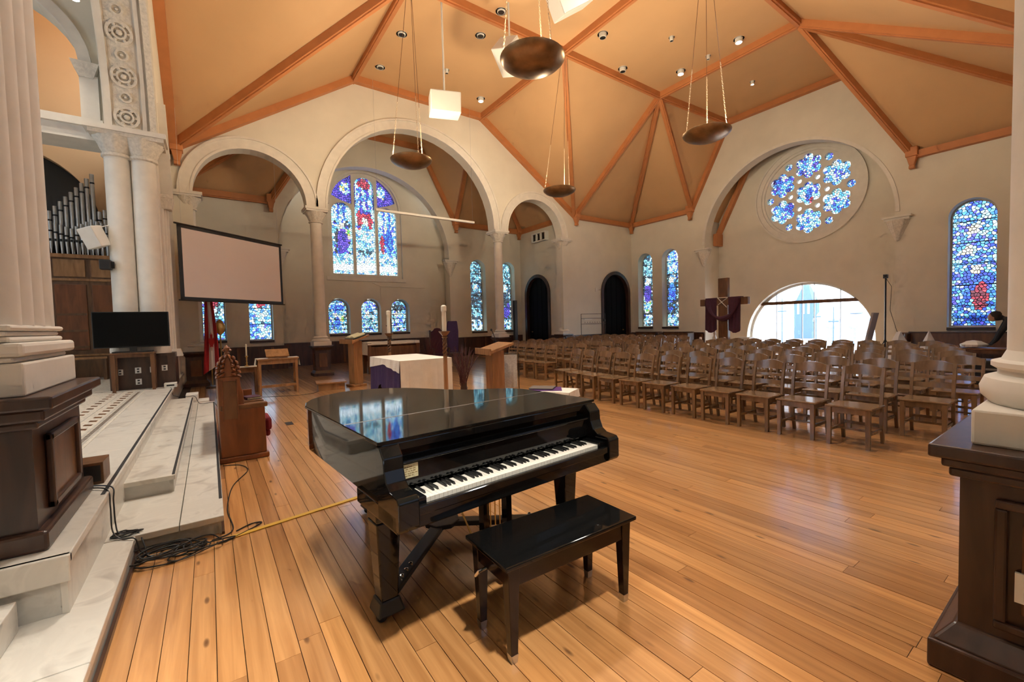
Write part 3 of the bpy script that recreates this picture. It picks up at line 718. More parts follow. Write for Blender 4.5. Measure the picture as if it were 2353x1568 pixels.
for p, q in ((A, FNW), (B, FN), (A, B), (A, As), (B, Bs), (As, Bs), (B, N2), (Bs, N3), (N2, N3), (A, Wn), (As, Ws), (As, FSW), (Bs, FS), (N2, eL), (N3, eR),
             (A, w0), (B, e1), (N2, e1), (N2, e2), (N2, e3), (As, w0s), (Bs, e1s), (N3, e1s), (N3, e2s), (N3, e3s)): rib(ceil, p, q)
i_ = .1
for p, q in (((XA, yn - i_, FL), (XB, yn - i_, FL)), ((XB, yn - i_, FL), (14.0, yn - i_, EV)), ((XA, yn - i_, FL), (XW, yn - i_, EV)), ((14, yn - i_, EV), (XE, yn - i_, EV)),
             ((XE - i_, yn, EV), (XE - i_, 11.2, EV)), ((XE - i_, 11.2, EV), (XE - i_, 9.5, FL)), ((XE - i_, 9.5, FL), (XE - i_, 5.5, FL)), ((XE - i_, 5.5, FL), (XE - i_, 3.75, EV)), ((XE - i_, 3.75, EV), (XE - i_, ysn, EV)),
             ((XW + i_, yn, EV), (XW + i_, YB, FL)), ((XW + i_, YA, FL), (XW + i_, ysn, EV)), ((XW + i_, YA, FL), (XW + i_, YB, FL))):
    MB().beam(Vector(p) - Vector((0, 0, .1)), Vector(q) - Vector((0, 0, .1)), .2, .2).build('edge_moulding', RIB, ceil)
bracket(ceil, 14.0, yn, EV, 0, -1); bracket(ceil, XE, yn, EV, -1, -1); bracket(ceil, XE, 11.2, EV, -1, 0); bracket(ceil, XE, 3.75, EV, -1, 0); bracket(ceil, XW, yn, EV, 1, -1)

# ---- wainscots and pews' dado
def wains(name, label, mb_boxes, studs):
    o = mb_boxes.build(name, DARKW); tag(o, label, 'wainscot', kind='structure')
    for s in studs: MB().box(*s).build('stile', BROWNW, o)
mb = MB().box(XE - .05, XE, 10.62, YN, 0, .84).box(XE - .09, XE, 10.62, YN, .84, .90)
wains('trim_1', 'dark wooden wainscot beneath the two narrow windows by the corner', mb, [(XE - .075, XE - .05, y, y + .08, .05, .84) for y in (10.7, 11.5, 12.3, 13.1, 13.9)])
mb = MB().box(XE - .05, XE, YS, 4.0, 0, .84).box(XE - .09, XE, YS, 4.0, .84, .90)
wains('trim_2', 'dark wooden wainscot beneath the tall blue window', mb, [(XE - .075, XE - .05, y, y + .08, .05, .84) for y in (.6, 1.4, 2.2, 3.0, 3.8)])
mb = MB().box(-.9, BW[0] - BW[1] + .1, YT - .05, YT, 0, .9).box(BW[0] + BW[1] - .1, 13.8, YT - .05, YT, 0, .9).box(2.2, 9.7, YT2 - .05, YT2, 0, .95)
wains('trim_3', 'dark wooden wainscot along the side aisle wall behind the arcade', mb, [(x, x + .09, YT2 - .08, YT2 - .05, .05, .9) for x in (2.5, 3.6, 4.7, 5.8, 6.9, 8.0, 9.1)] + [(x, x + .09, YT - .08, YT - .05, .05, .86) for x in (-.3, .8, 1.9, 10.2, 11.4, 12.6)])
mb = MB().box(13.75, 13.8, YN + .4, 16.2, 0, .9).box(13.3, 15.68, YN - .05, YN, 0, .9)
wains('trim_4', 'dark wooden wainscot between the last column and the arched door', mb, [(x, x + .08, YN - .075, YN - .05, .05, .86) for x in (13.9, 14.7, 15.4)])

# ---- chancel arch wall
AC, ARR, ASP = 7.5, 3.45, 5.35
wp = [(-4.4, ASP), (AC - ARR, ASP)] + arcpts(AC, ARR, ASP, 40)[1:] + [(11.9, ASP), (11.9, 0), (YN + .1, 0), (YN + .1, EV + .05), (YB, FL + .05), (YA, FL + .05), (YS, EV + .05), (-4.4, EV + .05)]
ww = MB().panel(wp, [], xplane(-1.42), 0, .77).build('wall_west', PLASTER)
tag(ww, 'cream wall around the great chancel arch on the left', 'wall', kind='structure')
arch = thing('chancel_arch', 'carved soffit of the great chancel arch with a row of rosettes', 'arch', kind='structure')
def soff(a, x, rr=ARR): return Vector((x, AC + rr * math.cos(a), ASP + rr * math.sin(a)))
for x0, x1, d, nm, mt in ((-1.42, -.64, .012, 'soffit', STONE), (-1.40, -1.30, .05, 'soffit_moulding', STONE), (-.86, -.80, .05, 'soffit_moulding', STONE), (-.76, -.66, .07, 'leaf_moulding', STONE_D), (-1.27, -.90, .02, 'carved_panel', STONE_D)):
    MB().band(AC, ASP, ARR - d, ARR + .02, lambda a_, b_, w_: (w_, a_, b_), x0, x1, 0, PI, 60).build(nm, mt, arch, smooth=True)
ros = MB(); 
for r0, r1, h in ((.115, .15, .03), (.06, .085, .035)): ros.band(0, 0, r0, r1, lambda a_, b_, w_: (a_, b_, w_), 0, h, 0, 2 * PI, 18)
ros.lathe([(.0, 0), (.045, 0), (.03, .04), (.0, .045)], n=10, cap=False)
for k in range(6): ros.lathe([(.026, 0), (.02, .025), (.0, .03)], (.1 * math.cos(k * PI / 3), .1 * math.sin(k * PI / 3), 0), 6, cap=False)
rosm = ros.mesh('rosette'); rosm.materials.append(STONE_D)
sm = MB().band(0, 0, .05, .075, lambda a_, b_, w_: (a_, b_, w_), 0, .03, 0, 2 * PI, 12).lathe([(.025, 0), (.015, .03), (0, .03)], n=8, cap=False).mesh('small_rosette'); sm.materials.append(STONE_D)
for k in range(30):
    a = .07 + k * .104; p = soff(a, -1.085, ARR - .02)
    o = bpy.data.objects.new('rosette' if k % 2 == 0 else 'small_rosette', rosm if k % 2 == 0 else sm); COL.objects.link(o); o.parent = arch
    nrm = Vector((0, -math.cos(a), -math.sin(a))); xv = Vector((1, 0, 0)); yv = nrm.cross(xv)
    q_ = 1.3; o.matrix_world = Matrix(((xv.x * q_, yv.x * q_, nrm.x * q_, p.x), (xv.y * q_, yv.y * q_, nrm.y * q_, p.y), (xv.z * q_, yv.z * q_, nrm.z * q_, p.z), (0, 0, 0, 1)))
# far pier (clustered shafts)
pier = thing('chancel_pier', 'clustered cream pier with carved capital behind the television', 'pier', (0, 0, 0), kind='structure')
MB().box(-1.36, -.70, 11.12, 11.95, .43, 5.0).build('pier_core', STONE, pier)
for cx in (-1.29, -.91):
    MB().lathe([(.195, 1.5), (.195, 4.86)], (cx, 11.14, 0), 28).build('shaft', STONE, pier, smooth=True)
    MB().lathe([(.27, 1.1), (.28, 1.18), (.27, 1.28), (.22, 1.31), (.22, 1.36), (.245, 1.40), (.22, 1.44), (.195, 1.52)], (cx, 11.14, 0), 28).build('shaft_base', STONE, pier, smooth=True)
    MB().lathe([(.2, 4.84), (.23, 4.86), (.23, 4.9), (.2, 4.92), (.22, 4.98), (.26, 5.1), (.33, 5.22)], (cx, 11.14, 0), 48, wob=lambda a, i: 1 + (.09 * abs(math.sin(5 * a)) if i > 3 else 0)).build('capital', STONE_D, pier, smooth=True)
MB().box(-1.64, -.56, 10.82, 12.0, 5.2, 5.27).build('abacus', STONE_D, pier); MB().box(-1.70, -.52, 10.78, 12.0, 5.27, 5.36).build('abacus', STONE, pier)
MB().box(-1.56, -.58, 10.92, 11.95, .43, 1.1).build('plinth', DARKW, pier)
for k in range(3): MB().lathe([(.035, 1.15), (.035, 4.1)], (-.69 + k * .035, 11.62 + k * .075, 0), 10).build('flute', STONE, pier, smooth=True)
mb = MB().box(-.75, -.50, 11.55, 11.92, 4.32, 4.40).frustum(-.62, 11.73, 4.1, .09, .12, 4.32, .13, .18); mb.build('small_capital', STONE_D, pier, bevel=.01)
MB().frustum(-.62, 11.73, 1.0, .14, .2, 1.15, .1, .15).build('flute_base', STONE, pier)
MB().beam((-.60, 11.75, 4.4), (-.62, 11.2, 6.1), .12, .2, (1, 0, 0)).build('bracket_moulding', STONE, pier)
# near pier on panelled pedestal
np_ = thing('chancel_pier', 'huge fluted cream pier on a dark panelled pedestal at the left edge', 'pier', (0, 0, 0), kind='structure')
X0, X1, Y0, Y1 = -2.3, -.74, 3.1, 4.05
MB().box(X0, X1, Y0, Y1, .43, 1.04).build('pedestal', DARKW, np_)
MB().box(X0, X1 + .04, Y0 - .04, Y1 + .04, .43, .53).build('pedestal_base', DARKW, np_, bevel=.015)
MB().box(X1, X1 + .012, Y0 + .22, Y1 - .22, .62, .94).build('pedestal_panel', BROWNW, np_)
for a, b, c, d in ((Y0 + .18, Y1 - .18, .58, .62), (Y0 + .18, Y1 - .18, .94, .98), (Y0 + .18, Y0 + .22, .58, .98), (Y1 - .22, Y1 - .18, .58, .98)):
    MB().box(X1, X1 + .03, a, b, c, d).build('panel_moulding', DARKW, np_, bevel=.008)
for k, (z0, z1, e) in enumerate(((1.04, 1.08, .03), (1.08, 1.14, .06), (1.14, 1.205, .10))): MB().box(X0, X1 + e, Y0 - e, Y1 + e, z0, z1).build('pedestal_cap', DARKW, np_, bevel=.012)
MB().box(X0, X1 - .01, Y0 + .0, Y1 + .03, 1.205, 1.37).build('plinth', STONE, np_, bevel=.01)
for z0, z1, e in ((1.37, 1.40, -.02), (1.40, 1.47, .015), (1.47, 1.50, -.03), (1.50, 1.53, -.045), (1.53, 1.56, -.025)):
    MB().box(X0, X1 + e - .02, Y0 - e * .5, Y1 + e + .01, z0, z1).build('base_moulding', STONE, np_, bevel=.018)
prof = []
def scallop(p, q, n, d):
    out = []
    for k in range(n):
        for j in range(6):
            t = (k + j / 6) / n; x = p[0] + (q[0] - p[0]) * t; y = p[1] + (q[1] - p[1]) * t
            dx, dy = q[1] - p[1], -(q[0] - p[0]); l = math.hypot(dx, dy); s = math.sin(PI * j / 6) * d
            out.append((x + dx / l * s, y + dy / l * s))
    return out
prof = scallop((-2.2, 3.17), (-.86, 3.17), 7, .05) + scallop((-.84, 3.19), (-.84, 3.96), 4, .05) + [(-.84, 4.0), (-2.2, 4.0)]
MB().panel(prof, [], lambda a, b, w_: (a, b, w_), 1.56, 5.36).build('fluted_shaft', STONE, np_, smooth=True)

# ---- chancel interior
cf = MB().panel([(-7.6, ASP - .18), (-1.40, ASP - .18), (-1.40, 9.7), (-7.6, 9.7)], [arch_loop(-3.0, 1.25, ASP + .17, 6.5)], yplane(11.3), 0, .5).build('wall_chancel', PLASTER)
tag(cf, 'cream upper wall inside the chancel with an arched opening', 'wall', kind='structure')
MB().box(-7.6, -1.45, 11.15, 11.85, ASP - .21, ASP + .02).build('beam', STONE, cf); MB().box(-7.6, -1.45, 11.08, 11.9, ASP + .02, ASP + .16).build('beam_moulding', STONE, cf)
MB().band(-3.0, 6.5, 1.24, 1.42, yplane(11.3), -.06, .02).build('archivolt', STONE, cf, smooth=True)
MB().box(-1.76, -1.5, 11.2, 11.4, ASP + .2, 6.35).build('jamb_pilaster', STONE, cf); MB().frustum(-1.66, 11.3, 6.3, .1, .12, 6.55, .2, .2).build('jamb_capital', STONE_D, cf)
oc = MB().panel([(-7.6, 0), (-.9, 0), (-.9, 9.7), (-7.6, 9.7)], [arch_loop(-3.95, 1.78, .5, 4.35, 28)], yplane(15.3), 0, .3).build('wall_organ', ORANGE)
tag(oc, 'orange wall behind the organ pipes with a dark arched opening', 'wall', kind='structure')
o = MB().box(-6.5, -1.8, 15.6, 17, .4, 7).build('organ_chamber_shade', BLACKM); tag(o, 'black box standing for the shade of the organ chamber inside the arch', 'wall', kind='structure')  # black surface stands in for the shade inside the arch
o = MB().panel([(2.5, 0), (15.6, 0), (15.6, 9.8), (2.5, 9.8)], [arch_loop(7.5, 1.9, 2.4, 5.0)], xplane(-7.9), 0, .3).build('wall_chancel_end', PLASTER); tag(o, 'far end wall of the chancel', 'wall', kind='structure')
o = MB().box(-8, -1.2, 2.4, 2.94, 0, 9.8).build('wall_chancel_side', PLASTER); tag(o, 'near side wall of the chancel beyond the frame', 'wall', kind='structure')
o = MB().box(-8, -.66, 2.4, 15.6, 9.65, 9.8).build('ceiling_chancel', ORANGE); tag(o, 'flat orange ceiling over the chancel', 'ceiling', kind='structure')
WINN[0] += 1
o = MB().panel(arch_loop(7.5, 1.95, 2.35, 5.0), [arch_loop(7.5, 1.8, 2.5, 5.0)], xplane(-7.8), 0, .1).build('window_%d' % WINN[0], STONE); tag(o, 'chancel end window outside the frame', 'window', kind='structure')
MB().panel(arch_loop(7.5, 1.85, 2.45, 5.0), [], xplane(-7.75), 0, .01).build('pane', PALEG, o)

# ---- south side behind the camera
sp = arcpts(11.72, 1.50, SP)[::-1]
path = [(XE + .3, 0), (13.24, 0)] + arcpts(*AR[2], SP)[::-1] + arcpts(*AR[1], SP)[::-1] + arcpts(*AR[0], SP)[::-1] + [(-.21, 0), (XW - .3, 0), (XW - .3, EV - .2), (XA, FL + .05), (XB, FL + .05), (14.0, EV + .05), (XE + .3, EV + .05)]
o = MB().panel(path, [], yplane(YS - .42), 0, .42).build('wall_south', PLASTER); tag(o, 'opposite arcade wall the view is taken from', 'wall', kind='structure')
column('column', 9.88, YS - .2, 'matching column of the opposite arcade outside the frame'); column('column', 13.40, YS - .2, 'matching end column of the opposite arcade outside the frame')
o = MB().panel([(-3.2, 0), (14.1, 0), (14.1, 9.8), (-3.2, 9.8)], [arch_loop(6.6, 3.4, 1.8, 4.6)], yplane(-5.0), 0, .4).build('wall_south_outer', PLASTER); tag(o, 'outer wall behind the camera with a tall window', 'wall', kind='structure')
WINN[0] += 1
o = MB().panel(arch_loop(6.6, 3.45, 1.75, 4.6), [arch_loop(6.6, 3.3, 1.9, 4.6)], yplane(-4.85), 0, .1).build('window_%d' % WINN[0], STONE); tag(o, 'tall window behind the camera', 'window', kind='structure')
MB().panel(arch_loop(6.6, 3.35, 1.85, 4.6), [], yplane(-4.8), 0, .01).build('pane', DIMG, o)
o = MB().box(-3.4, -3.0, -5, 3.0, 0, 9.8).build('wall_south_west', PLASTER); tag(o, 'side wall of the space behind the camera, by the entry steps', 'wall', kind='structure')
o = MB().box(13.8, 14.2, -5, -.1, 0, 9.8).build('wall_south_east', PLASTER); tag(o, 'side wall of the space behind the camera, far end', 'wall', kind='structure')
o = MB().box(-3.4, 14.2, -5, .2, 9.72, 9.9).build('ceiling_south', ORANGE); tag(o, 'ceiling of the space behind the camera', 'ceiling', kind='structure')
o = MB().box(18, 18.45, -.5, .2, 0, 6.6).build('wall_corner', PLASTER); tag(o, 'corner return at the end wall', 'wall', kind='structure')

# ---- large column in the right foreground
t = thing('column', 'thick cream column on a tall dark wooden pedestal at the right edge', 'column', (2.92, -.03, 0), kind='structure')
MB().box(-.48, .48, -.48, .48, 0, .12).frustum(0, 0, .12, .47, .47, .20, .41, .41).build('pedestal_base', DARKW, t, bevel=.01)
MB().box(-.40, .40, -.40, .40, .18, .86).build('pedestal', DARKW, t)
for sx in (-1, 1):
    def fx(a, b, c, d, e): return MB().box(min(sx * .40, sx * (.40 + e)), max(sx * .40, sx * (.40 + e)), a, b, c, d)
    fx(-.23, .23, .32, .68, .012).build('pedestal_panel', BROWNW, t, bevel=.006)
    for a, b, c, d in ((-.30, .30, .24, .275), (-.30, .30, .725, .76), (-.30, -.265, .275, .725), (.265, .30, .275, .725)): fx(a, b, c, d, .028).build('panel_moulding', DARKW, t, bevel=.008)
for z0, z1, e in ((.82, .86, .03), (.86, .90, .05), (.90, .955, .085)): MB().box(-.40 - e, .40 + e, -.40 - e, .40 + e, z0, z1).build('pedestal_cap', DARKW, t, bevel=.01)
MB().box(-.375, .375, -.375, .375, .955, 1.10).build('plinth', STONE, t, bevel=.01)
MB().lathe([(.37, 1.10), (.395, 1.13), (.40, 1.17), (.385, 1.21), (.345, 1.225), (.345, 1.245), (.365, 1.26), (.365, 1.28), (.335, 1.29), (.318, 1.33)], n=40).build('column_base', STONE, t, smooth=True)
MB().lathe([(.318, 1.32), (.315, 3.0), (.30, 4.85)], n=40).build('shaft', STONE, t, smooth=True)
MB().lathe([(.30, 4.84), (.33, 4.88), (.31, 4.92), (.40, 5.2)], n=40).box(-.44, .44, -.44, .44, 5.19, 5.32).build('capital', STONE, t)
ol = MB().box(-.425, -.41, .165, .245, .375, .49).build('wall_outlet', WHITEP); ol.parent = t
for zz in (.405, .455): 
    s_ = MB().box(-.428, -.425, .187, .222, zz - .015, zz + .015).build('socket', STONE_D, ol); s_.parent = ol

# ---- street outside the half-round window
o = MB().box(20.2, 160, -80, 110, -3.6, -3.5).build('ground_street', plain('pale_pavement', (.5, .51, .53), .9)); tag(o, 'pale street seen through the half-round window', 'street', kind='structure')
FAC = plain('white_facade', (.8, .82, .85), .8); BLU = plain('blue_haze_silhouette', (.07, .115, .20), .7); BLU2 = plain('blue_hazed_trim', (.20, .29, .42), .7)  # the blues paint distance haze into tower, poles and trim
bl = thing('building', 'white house across the street seen through the half-round window', 'building', (60, 14.5, -3.5))
MB().box(0, 10, -12, 6.8, 0, 4.3).build('facade', FAC, bl); MB().box(-.3, 10, -12.3, 6.9, 4.3, 4.6).build('cornice', BLU2, bl)
MB().add([(-.2, -12.2, 4.6), (-.2, 6.9, 4.6), (5, 6.9, 7.0), (5, -12.2, 7.0), (10, -12.2, 4.6), (10, 6.9, 4.6)], [(0, 1, 2, 3), (3, 2, 5, 4), (0, 3, 4), (1, 5, 2)]).build('roof', FAC, bl)
for y in (-9.0, -6.6, -4.2, -1.8, .6, 3.0, 5.2):
    wdw = MB().box(-.06, .02, y - .28, y + .28, 1.6, 3.5).build('window', BLU2, bl)
    MB().box(-.09, -.05, y - .03, y + .03, 1.6, 3.5).build('mullion', FAC, wdw); MB().box(-.09, -.05, y - .28, y + .28, 2.5, 2.56).build('mullion', FAC, wdw)
    MB().box(-.12, 0, y - .4, y + .4, 3.55, 3.7).build('window_head', BLU2, bl)
MB().lathe([(.7, 5.2), (.7, 5.6), (.4, 5.9), (0, 6.0)], (1.2, 3.0, 0), 12, cap=False).build('dormer', BLU2, bl)
sp_ = thing('church_spire', 'blue-grey church tower with spire seen through the half-round window', 'spire', (110, 40.6, -3.5))
MB().box(-1.8, 1.8, -1.85, 1.85, 0, 8.6).build('tower', BLU, sp_); MB().frustum(0, 0, 8.6, 1.5, 1.6, 13.4, .05, .05).build('spire', BLU, sp_)
for y in (-1.0, 0, 1.0): MB().box(-1.85, -1.78, y - .2, y + .2, 5.5, 8).build('louvre', FAC, sp_)
for (x, y, h, l) in ((30, 12.46, 6.2, 'thin dark street pole outside the half-round window, leftmost'), (30, 10.58, 5.8, 'street lamp post outside the middle of the half-round window'), (30, 9.69, 5.5, 'thin dark street pole outside the half-round window, rightmost')):
    pt_ = thing('street_pole', l, 'pole', (x, y, -3.5)); MB().lathe([(.05, 0), (.03, h)], n=8).build('pole', BLU, pt_); MB().box(-.04, .04, -.25, .25, h - .9, h - .82).build('pole_arm', BLU, pt_)
vn = thing('parked_car', 'pale blue car parked on the street outside the half-round window', 'car', (48, 16.4, -3.5)); MB().box(-.8, .8, -2.1, 2.1, .35, 1.0).build('car_body', BLU2, vn, bevel=.15); MB().frustum(0, 0, 1.0, .75, 1.3, 1.55, .6, .9).build('cabin', BLU2, vn)
for y in (-1.3, 1.3): MB().lathe([(.33, -.1), (.33, .1)], n=14).build('wheel', BLU, vn).matrix_local = Matrix.Translation((-.75, y, .33)) @ Matrix.Rotation(PI / 2, 4, 'Y')

# ================================================================== OBJECTS
# ---- grand piano (local x along the keyboard, y towards the tail)
PA = math.radians(4.1)
pn = thing('grand_piano', 'glossy black baby grand piano in the middle of the floor', 'piano', (.612, 1.976, 0), PA)
cont = [(0, 0), (0, .45), (0, .9), (0, 1.28), (.04, 1.42), (.11, 1.55), (.22, 1.66), (.36, 1.735), (.52, 1.745), (.66, 1.715), (.78, 1.64), (.88, 1.54), (.96, 1.41), (1.03, 1.27), (1.11, 1.13), (1.22, 1.01), (1.36, .92), (1.47, .83), (1.525, .70), (1.53, .5), (1.53, .25), (1.53, 0)]
def inset(pts, d):
    out = []; n = len(pts)
    for i in range(n):
        p0, p1, p2 = Vector(pts[i-1]), Vector(pts[i]), Vector(pts[(i+1) % n])
        a = (p1 - p0).normalized(); b = (p2 - p1).normalized(); na, nb = Vector((-a.y, a.x)), Vector((-b.y, b.x))
        nn = (na + nb); nn = nn / max(.4, nn.length) * (2 / max(.4, nn.length)) if nn.length > .01 else na
        out.append((p1.x - nn.x * d, p1.y - nn.y * d))
    return out
rimp = [(max(.015, min(1.515, x)), y - (.015 if y > .05 else 0)) for x, y in cont]
rimp = [(x, y if y > 0 else .02) for x, y in inset(cont, .018)] if False else rimp
MB().prism(rimp, .66, .945).build('rim', BLACK, pn, smooth=True)
MB().prism([(x, y) for x, y in rimp], .945, .95).build('felt_line', BLACKM, pn)
lid = MB().prism([c for c in cont if c[1] >= .48] + [], .95, .967)
cont_b = [(0, .482)] + [c for c in cont if c[1] >= .49] + [(1.53, .482)]
cont_f = [(-.004, -.012), (-.004, .478), (1.534, .478), (1.534, -.012)]
lo = MB().prism(cont_b, .95, .967).build('lid', BLACK, pn, bevel=.004)
MB().prism(cont_f, .95, .967).build('lid_front_flap', BLACK, pn, bevel=.004)
MB().tube([(0.005, .48, .9665), (1.525, .48, .9665)], .0026, 6).build('hinge', STEEL, lo)
MB().box(.02, 1.51, .0, .02, .74, .95).build('music_panel', BLACK, pn)
MB().box(.015, 1.515, -.012, .012, .905, .95).build('lid_rail', BLACK, pn, bevel=.006)
MB().box(.10, 1.43, -.035, -.012, .735, .855).build('fallboard', BLACK, pn, bevel=.006)
MB().box(.10, 1.43, -.05, -.03, .85, .862).build('fallboard_edge', BLACK, pn, bevel=.004)
MB().box(.0, 1.53, -.19, .3, .595, .675).build('key_bed', BLACK, pn, bevel=.006)
MB().box(.10, 1.43, -.205, -.175, .655, .697).build('key_slip', BLACK, pn, bevel=.005)
chk = [(.02, .60), (-.20, .60), (-.215, .62), (-.215, .735), (-.20, .755), (-.12, .765), (-.085, .79), (-.065, .84), (-.06, .90), (-.02, .945), (.02, .945)]
for x0 in (0.0, 1.43):
    MB().panel(chk, [], lambda a, b, w_, x0=x0: (x0 + w_, a, b), 0, .10).build('cheek', BLACK, pn, bevel=.006)
MB().box(.10, .155, -.175, -.03, .66, .725).build('key_block', BLACK, pn, bevel=.004); MB().box(1.375, 1.43, -.175, -.03, .66, .725).build('key_block', BLACK, pn, bevel=.004)
kw = 1.22 / 52
wk = MB().box(.0006, kw - .0006, -.165, -.025, .69, .712).mesh('white_key'); wk.materials.append(IVORY)
bk = MB().add([(-.0055, -.115, .71), (.0055, -.115, .71), (.0055, -.025, .71), (-.0055, -.025, .71), (-.0042, -.105, .7235), (.0042, -.105, .7235), (.0042, -.025, .7235), (-.0042, -.025, .7235)], [(0,3,2,1),(4,5,6,7),(0,1,5,4),(1,2,6,5),(2,3,7,6),(3,0,4,7)]).mesh('black_key'); bk.materials.append(BLACKM)
for k in range(52):
    o = bpy.data.objects.new('white_key', wk); COL.objects.link(o); o.parent = pn; o.location = (.155 + k * kw, 0, 0)
    if k % 7 in (0, 2, 3, 5, 6) and k < 51:
        o = bpy.data.objects.new('black_key', bk); COL.objects.link(o); o.parent = pn; o.location = (.155 + (k + 1) * kw, 0, 0)
lbl = MB().box(.075, .185, -.0375, -.0355, .775, .842).build('paper_label', PAPER, pn); lbl['label'] = 'small cream paper label on the fallboard'
mb = MB()
for k in range(5):
    x = .088
    while x < .17 - (.03 if k in (0, 4) else 0):
        l = R.uniform(.006, .016); mb.box(x + (.012 if k == 0 else 0), x + l + (.012 if k == 0 else 0), -.0380, -.0374, .785 + k * .0105, .7885 + k * .0105); x += l + .004
mb.build('label_print', plain('faded_ink', (.25, .16, .06), .8), lbl, kind='stuff')
for (x, y) in ((.095, .19), (1.435, .19), (.52, 1.50)):
    lg = MB().frustum(x, y, .07, .044, .044, .52, .064, .064).frustum(x, y, .52, .064, .064, .66, .068, .068).build('leg', BLACK, pn, bevel=.008)
    MB().frustum(x, y, .035, .072, .072, .11, .052, .052).build('dolly_shoe', BLACKM, lg, bevel=.01)
    MB().lathe([(.028, -.012), (.032, 0), (.028, .012)], n=14).build('caster', BLACKM, lg).matrix_local = Matrix.Translation((x - .04, y - .03, .032)) @ Matrix.Rotation(PI / 2, 4, 'X')
    MB().lathe([(.028, -.012), (.032, 0), (.028, .012)], n=14).build('caster', BLACKM, lg).matrix_local = Matrix.Translation((x + .05, y + .04, .032)) @ Matrix.Rotation(PI / 2, 4, 'X')
hub = (.74, .74, .115)
for (x, y) in ((.095, .19), (1.435, .19), (.52, 1.50)):
    p = Vector((x, y, .10)); d = (Vector(hub) - p); d.z = 0; dn = d.normalized()
    MB().beam(p + dn * .05, Vector((hub[0], hub[1], .10)), .085, .035).build('dolly_arm', BLACKM, pn, bevel=.006)
    for k in (.14, .2, .26):
        MB().lathe([(.012, 0), (.012, .02), (.0, .026)], (p.x + dn.x * k + dn.y * .02, p.y + dn.y * k - dn.x * .02, .115), 8).build('bolt', CHROME, pn)
MB().lathe([(.13, .095), (.13, .125)], (hub[0], hub[1], 0), 8).build('dolly_plate', BLACKM, pn, bevel=.006)
ly = MB().box(.66, .70, .10, .15, .16, .60).box(.83, .87, .10, .15, .16, .60).build('lyre_post', BLACK, pn)
MB().box(.64, .89, .06, .20, .085, .17).build('pedal_box', BROWNBLK, pn, bevel=.008)
for x in (.70, .765, .83): MB().box(x - .012, x + .012, -.03, .08, .075, .09).build('pedal', BRASS, pn, bevel=.004)
for x in (.73, .765, .80): MB().tube([(x, .13, .16), (x, .13, .60)], .004, 6).build('pedal_rod', BRASS, pn)
MB().tube([(.55, .34, .60), (.66, .16, .14)], .006, 6).build('lyre_brace', BRASS, pn)
# ---- bench
bn = thing('piano_bench', 'dark glossy piano bench with tapered legs in front of the keyboard', 'bench', (1.40, 1.655, 0), math.radians(-1.2))
MB().box(-.415, .415, -.185, .185, .44, .462).build('seat_top', BLACK, bn, bevel=.006)
MB().box(-.38, .38, -.155, .155, .345, .44).build('apron', BROWNBLK, bn, bevel=.004)
for sx in (-1, 1):
    for sy in (-1, 1):
        l = MB().frustum(sx * .36, sy * .135, .035, .018, .018, .44, .031, .028).build('leg', BROWNBLK, bn, bevel=.003)
        MB().frustum(sx * .36, sy * .135, 0, .015, .015, .04, .019, .019).build('foot_ferrule', STEEL, l)
MB().tube([(-.39, .03, .36), (-.43, .03, .355), (-.435, .05, .33), (-.41, .07, .32)], .008, 8).build('side_knob', CHROME, bn)

# ---- chairs
def make_chair():
    t = thing('wooden_chair', '-', 'chair')
    hw = .205
    s_ = MB().box(-.215, .20, -.225, .225, .435, .46).build('seat', CHAIRW, t, bevel=.01)
    MB().box(-.195, .17, -.19, .19, .375, .435).build('apron', CHAIRW, t)
    for sy in (-1, 1):
        MB().frustum(-.19, sy * .185, 0, .019, .019, .435, .023, .023).build('leg', CHAIRW, t)
        mb = MB()
        for (x0, z0), (x1, z1) in zip([(.245, 0), (.20, .22), (.185, .45), (.215, .68), (.265, .87)], [(.20, .22), (.185, .45), (.215, .68), (.265, .87)]): mb.beam((x0, sy * .19, z0), (x1, sy * .19, z1 + .003), .032, .034, (1, 0, 0))
        mb.build('back_post', CHAIRW, t)
        MB().box(-.18, .20, sy * .185 - .01, sy * .185 + .01, .15, .18).build('side_stretcher', CHAIRW, t)
    MB().box(.195, .215, -.18, .18, .19, .22).build('rear_stretcher', CHAIRW, t)
    MB().box(-.01, .01, -.18, .18, .155, .175).build('cross_stretcher', CHAIRW, t)
    def curved(z0, z1, x, arch=0., nm='slat'):
        mb = MB(); n = 8; v = []; f = []
        for i in range(n + 1):
            u = -1 + 2 * i / n; y = u * .19; dx = x + .03 * (1 - u * u); top = z1 + arch * (1 - u * u)
            tl = .17
            v += [(dx - .01 , y, z0), (dx + .01, y, z0), (dx + .01 + (top - z0) * tl, y, top), (dx - .01 + (top - z0) * tl, y, top)]
        for i in range(n):
            for k in range(4): k2 = (k + 1) % 4; f.append((i*4+k, i*4+k2, i*4+4+k2, i*4+4+k))
        f += [(3, 2, 1, 0), (n*4, n*4+1, n*4+2, n*4+3)]
        mb.add(v, f).build(nm, CHAIRW, t, smooth=True)
    curved(.785, .865, .243, .045, 'top_rail'); curved(.69, .725, .222); curved(.575, .635, .203)
    for y in (-.06, .06): MB().beam((.232, y, .63), (.250, y, .70), .014, .012, (1, 0, 0)).build('spindle', CHAIRW, t)
    MB().box(.225, .30, -.17, .17, .40, .412).box(.295, .305, -.17, .17, .40, .47).build('book_rack', CHAIRW, t)
    return t
proto = make_chair(); used = [False]
def chair(x, y, rz, label, group):
    if not used[0]:
        used[0] = True; proto.location = (x, y, 0); proto.rotation_euler = (0, 0, rz); proto['label'] = label; proto['group'] = group; return proto
    c = clone(proto, (x, y, 0), rz, label); c['group'] = group; return c
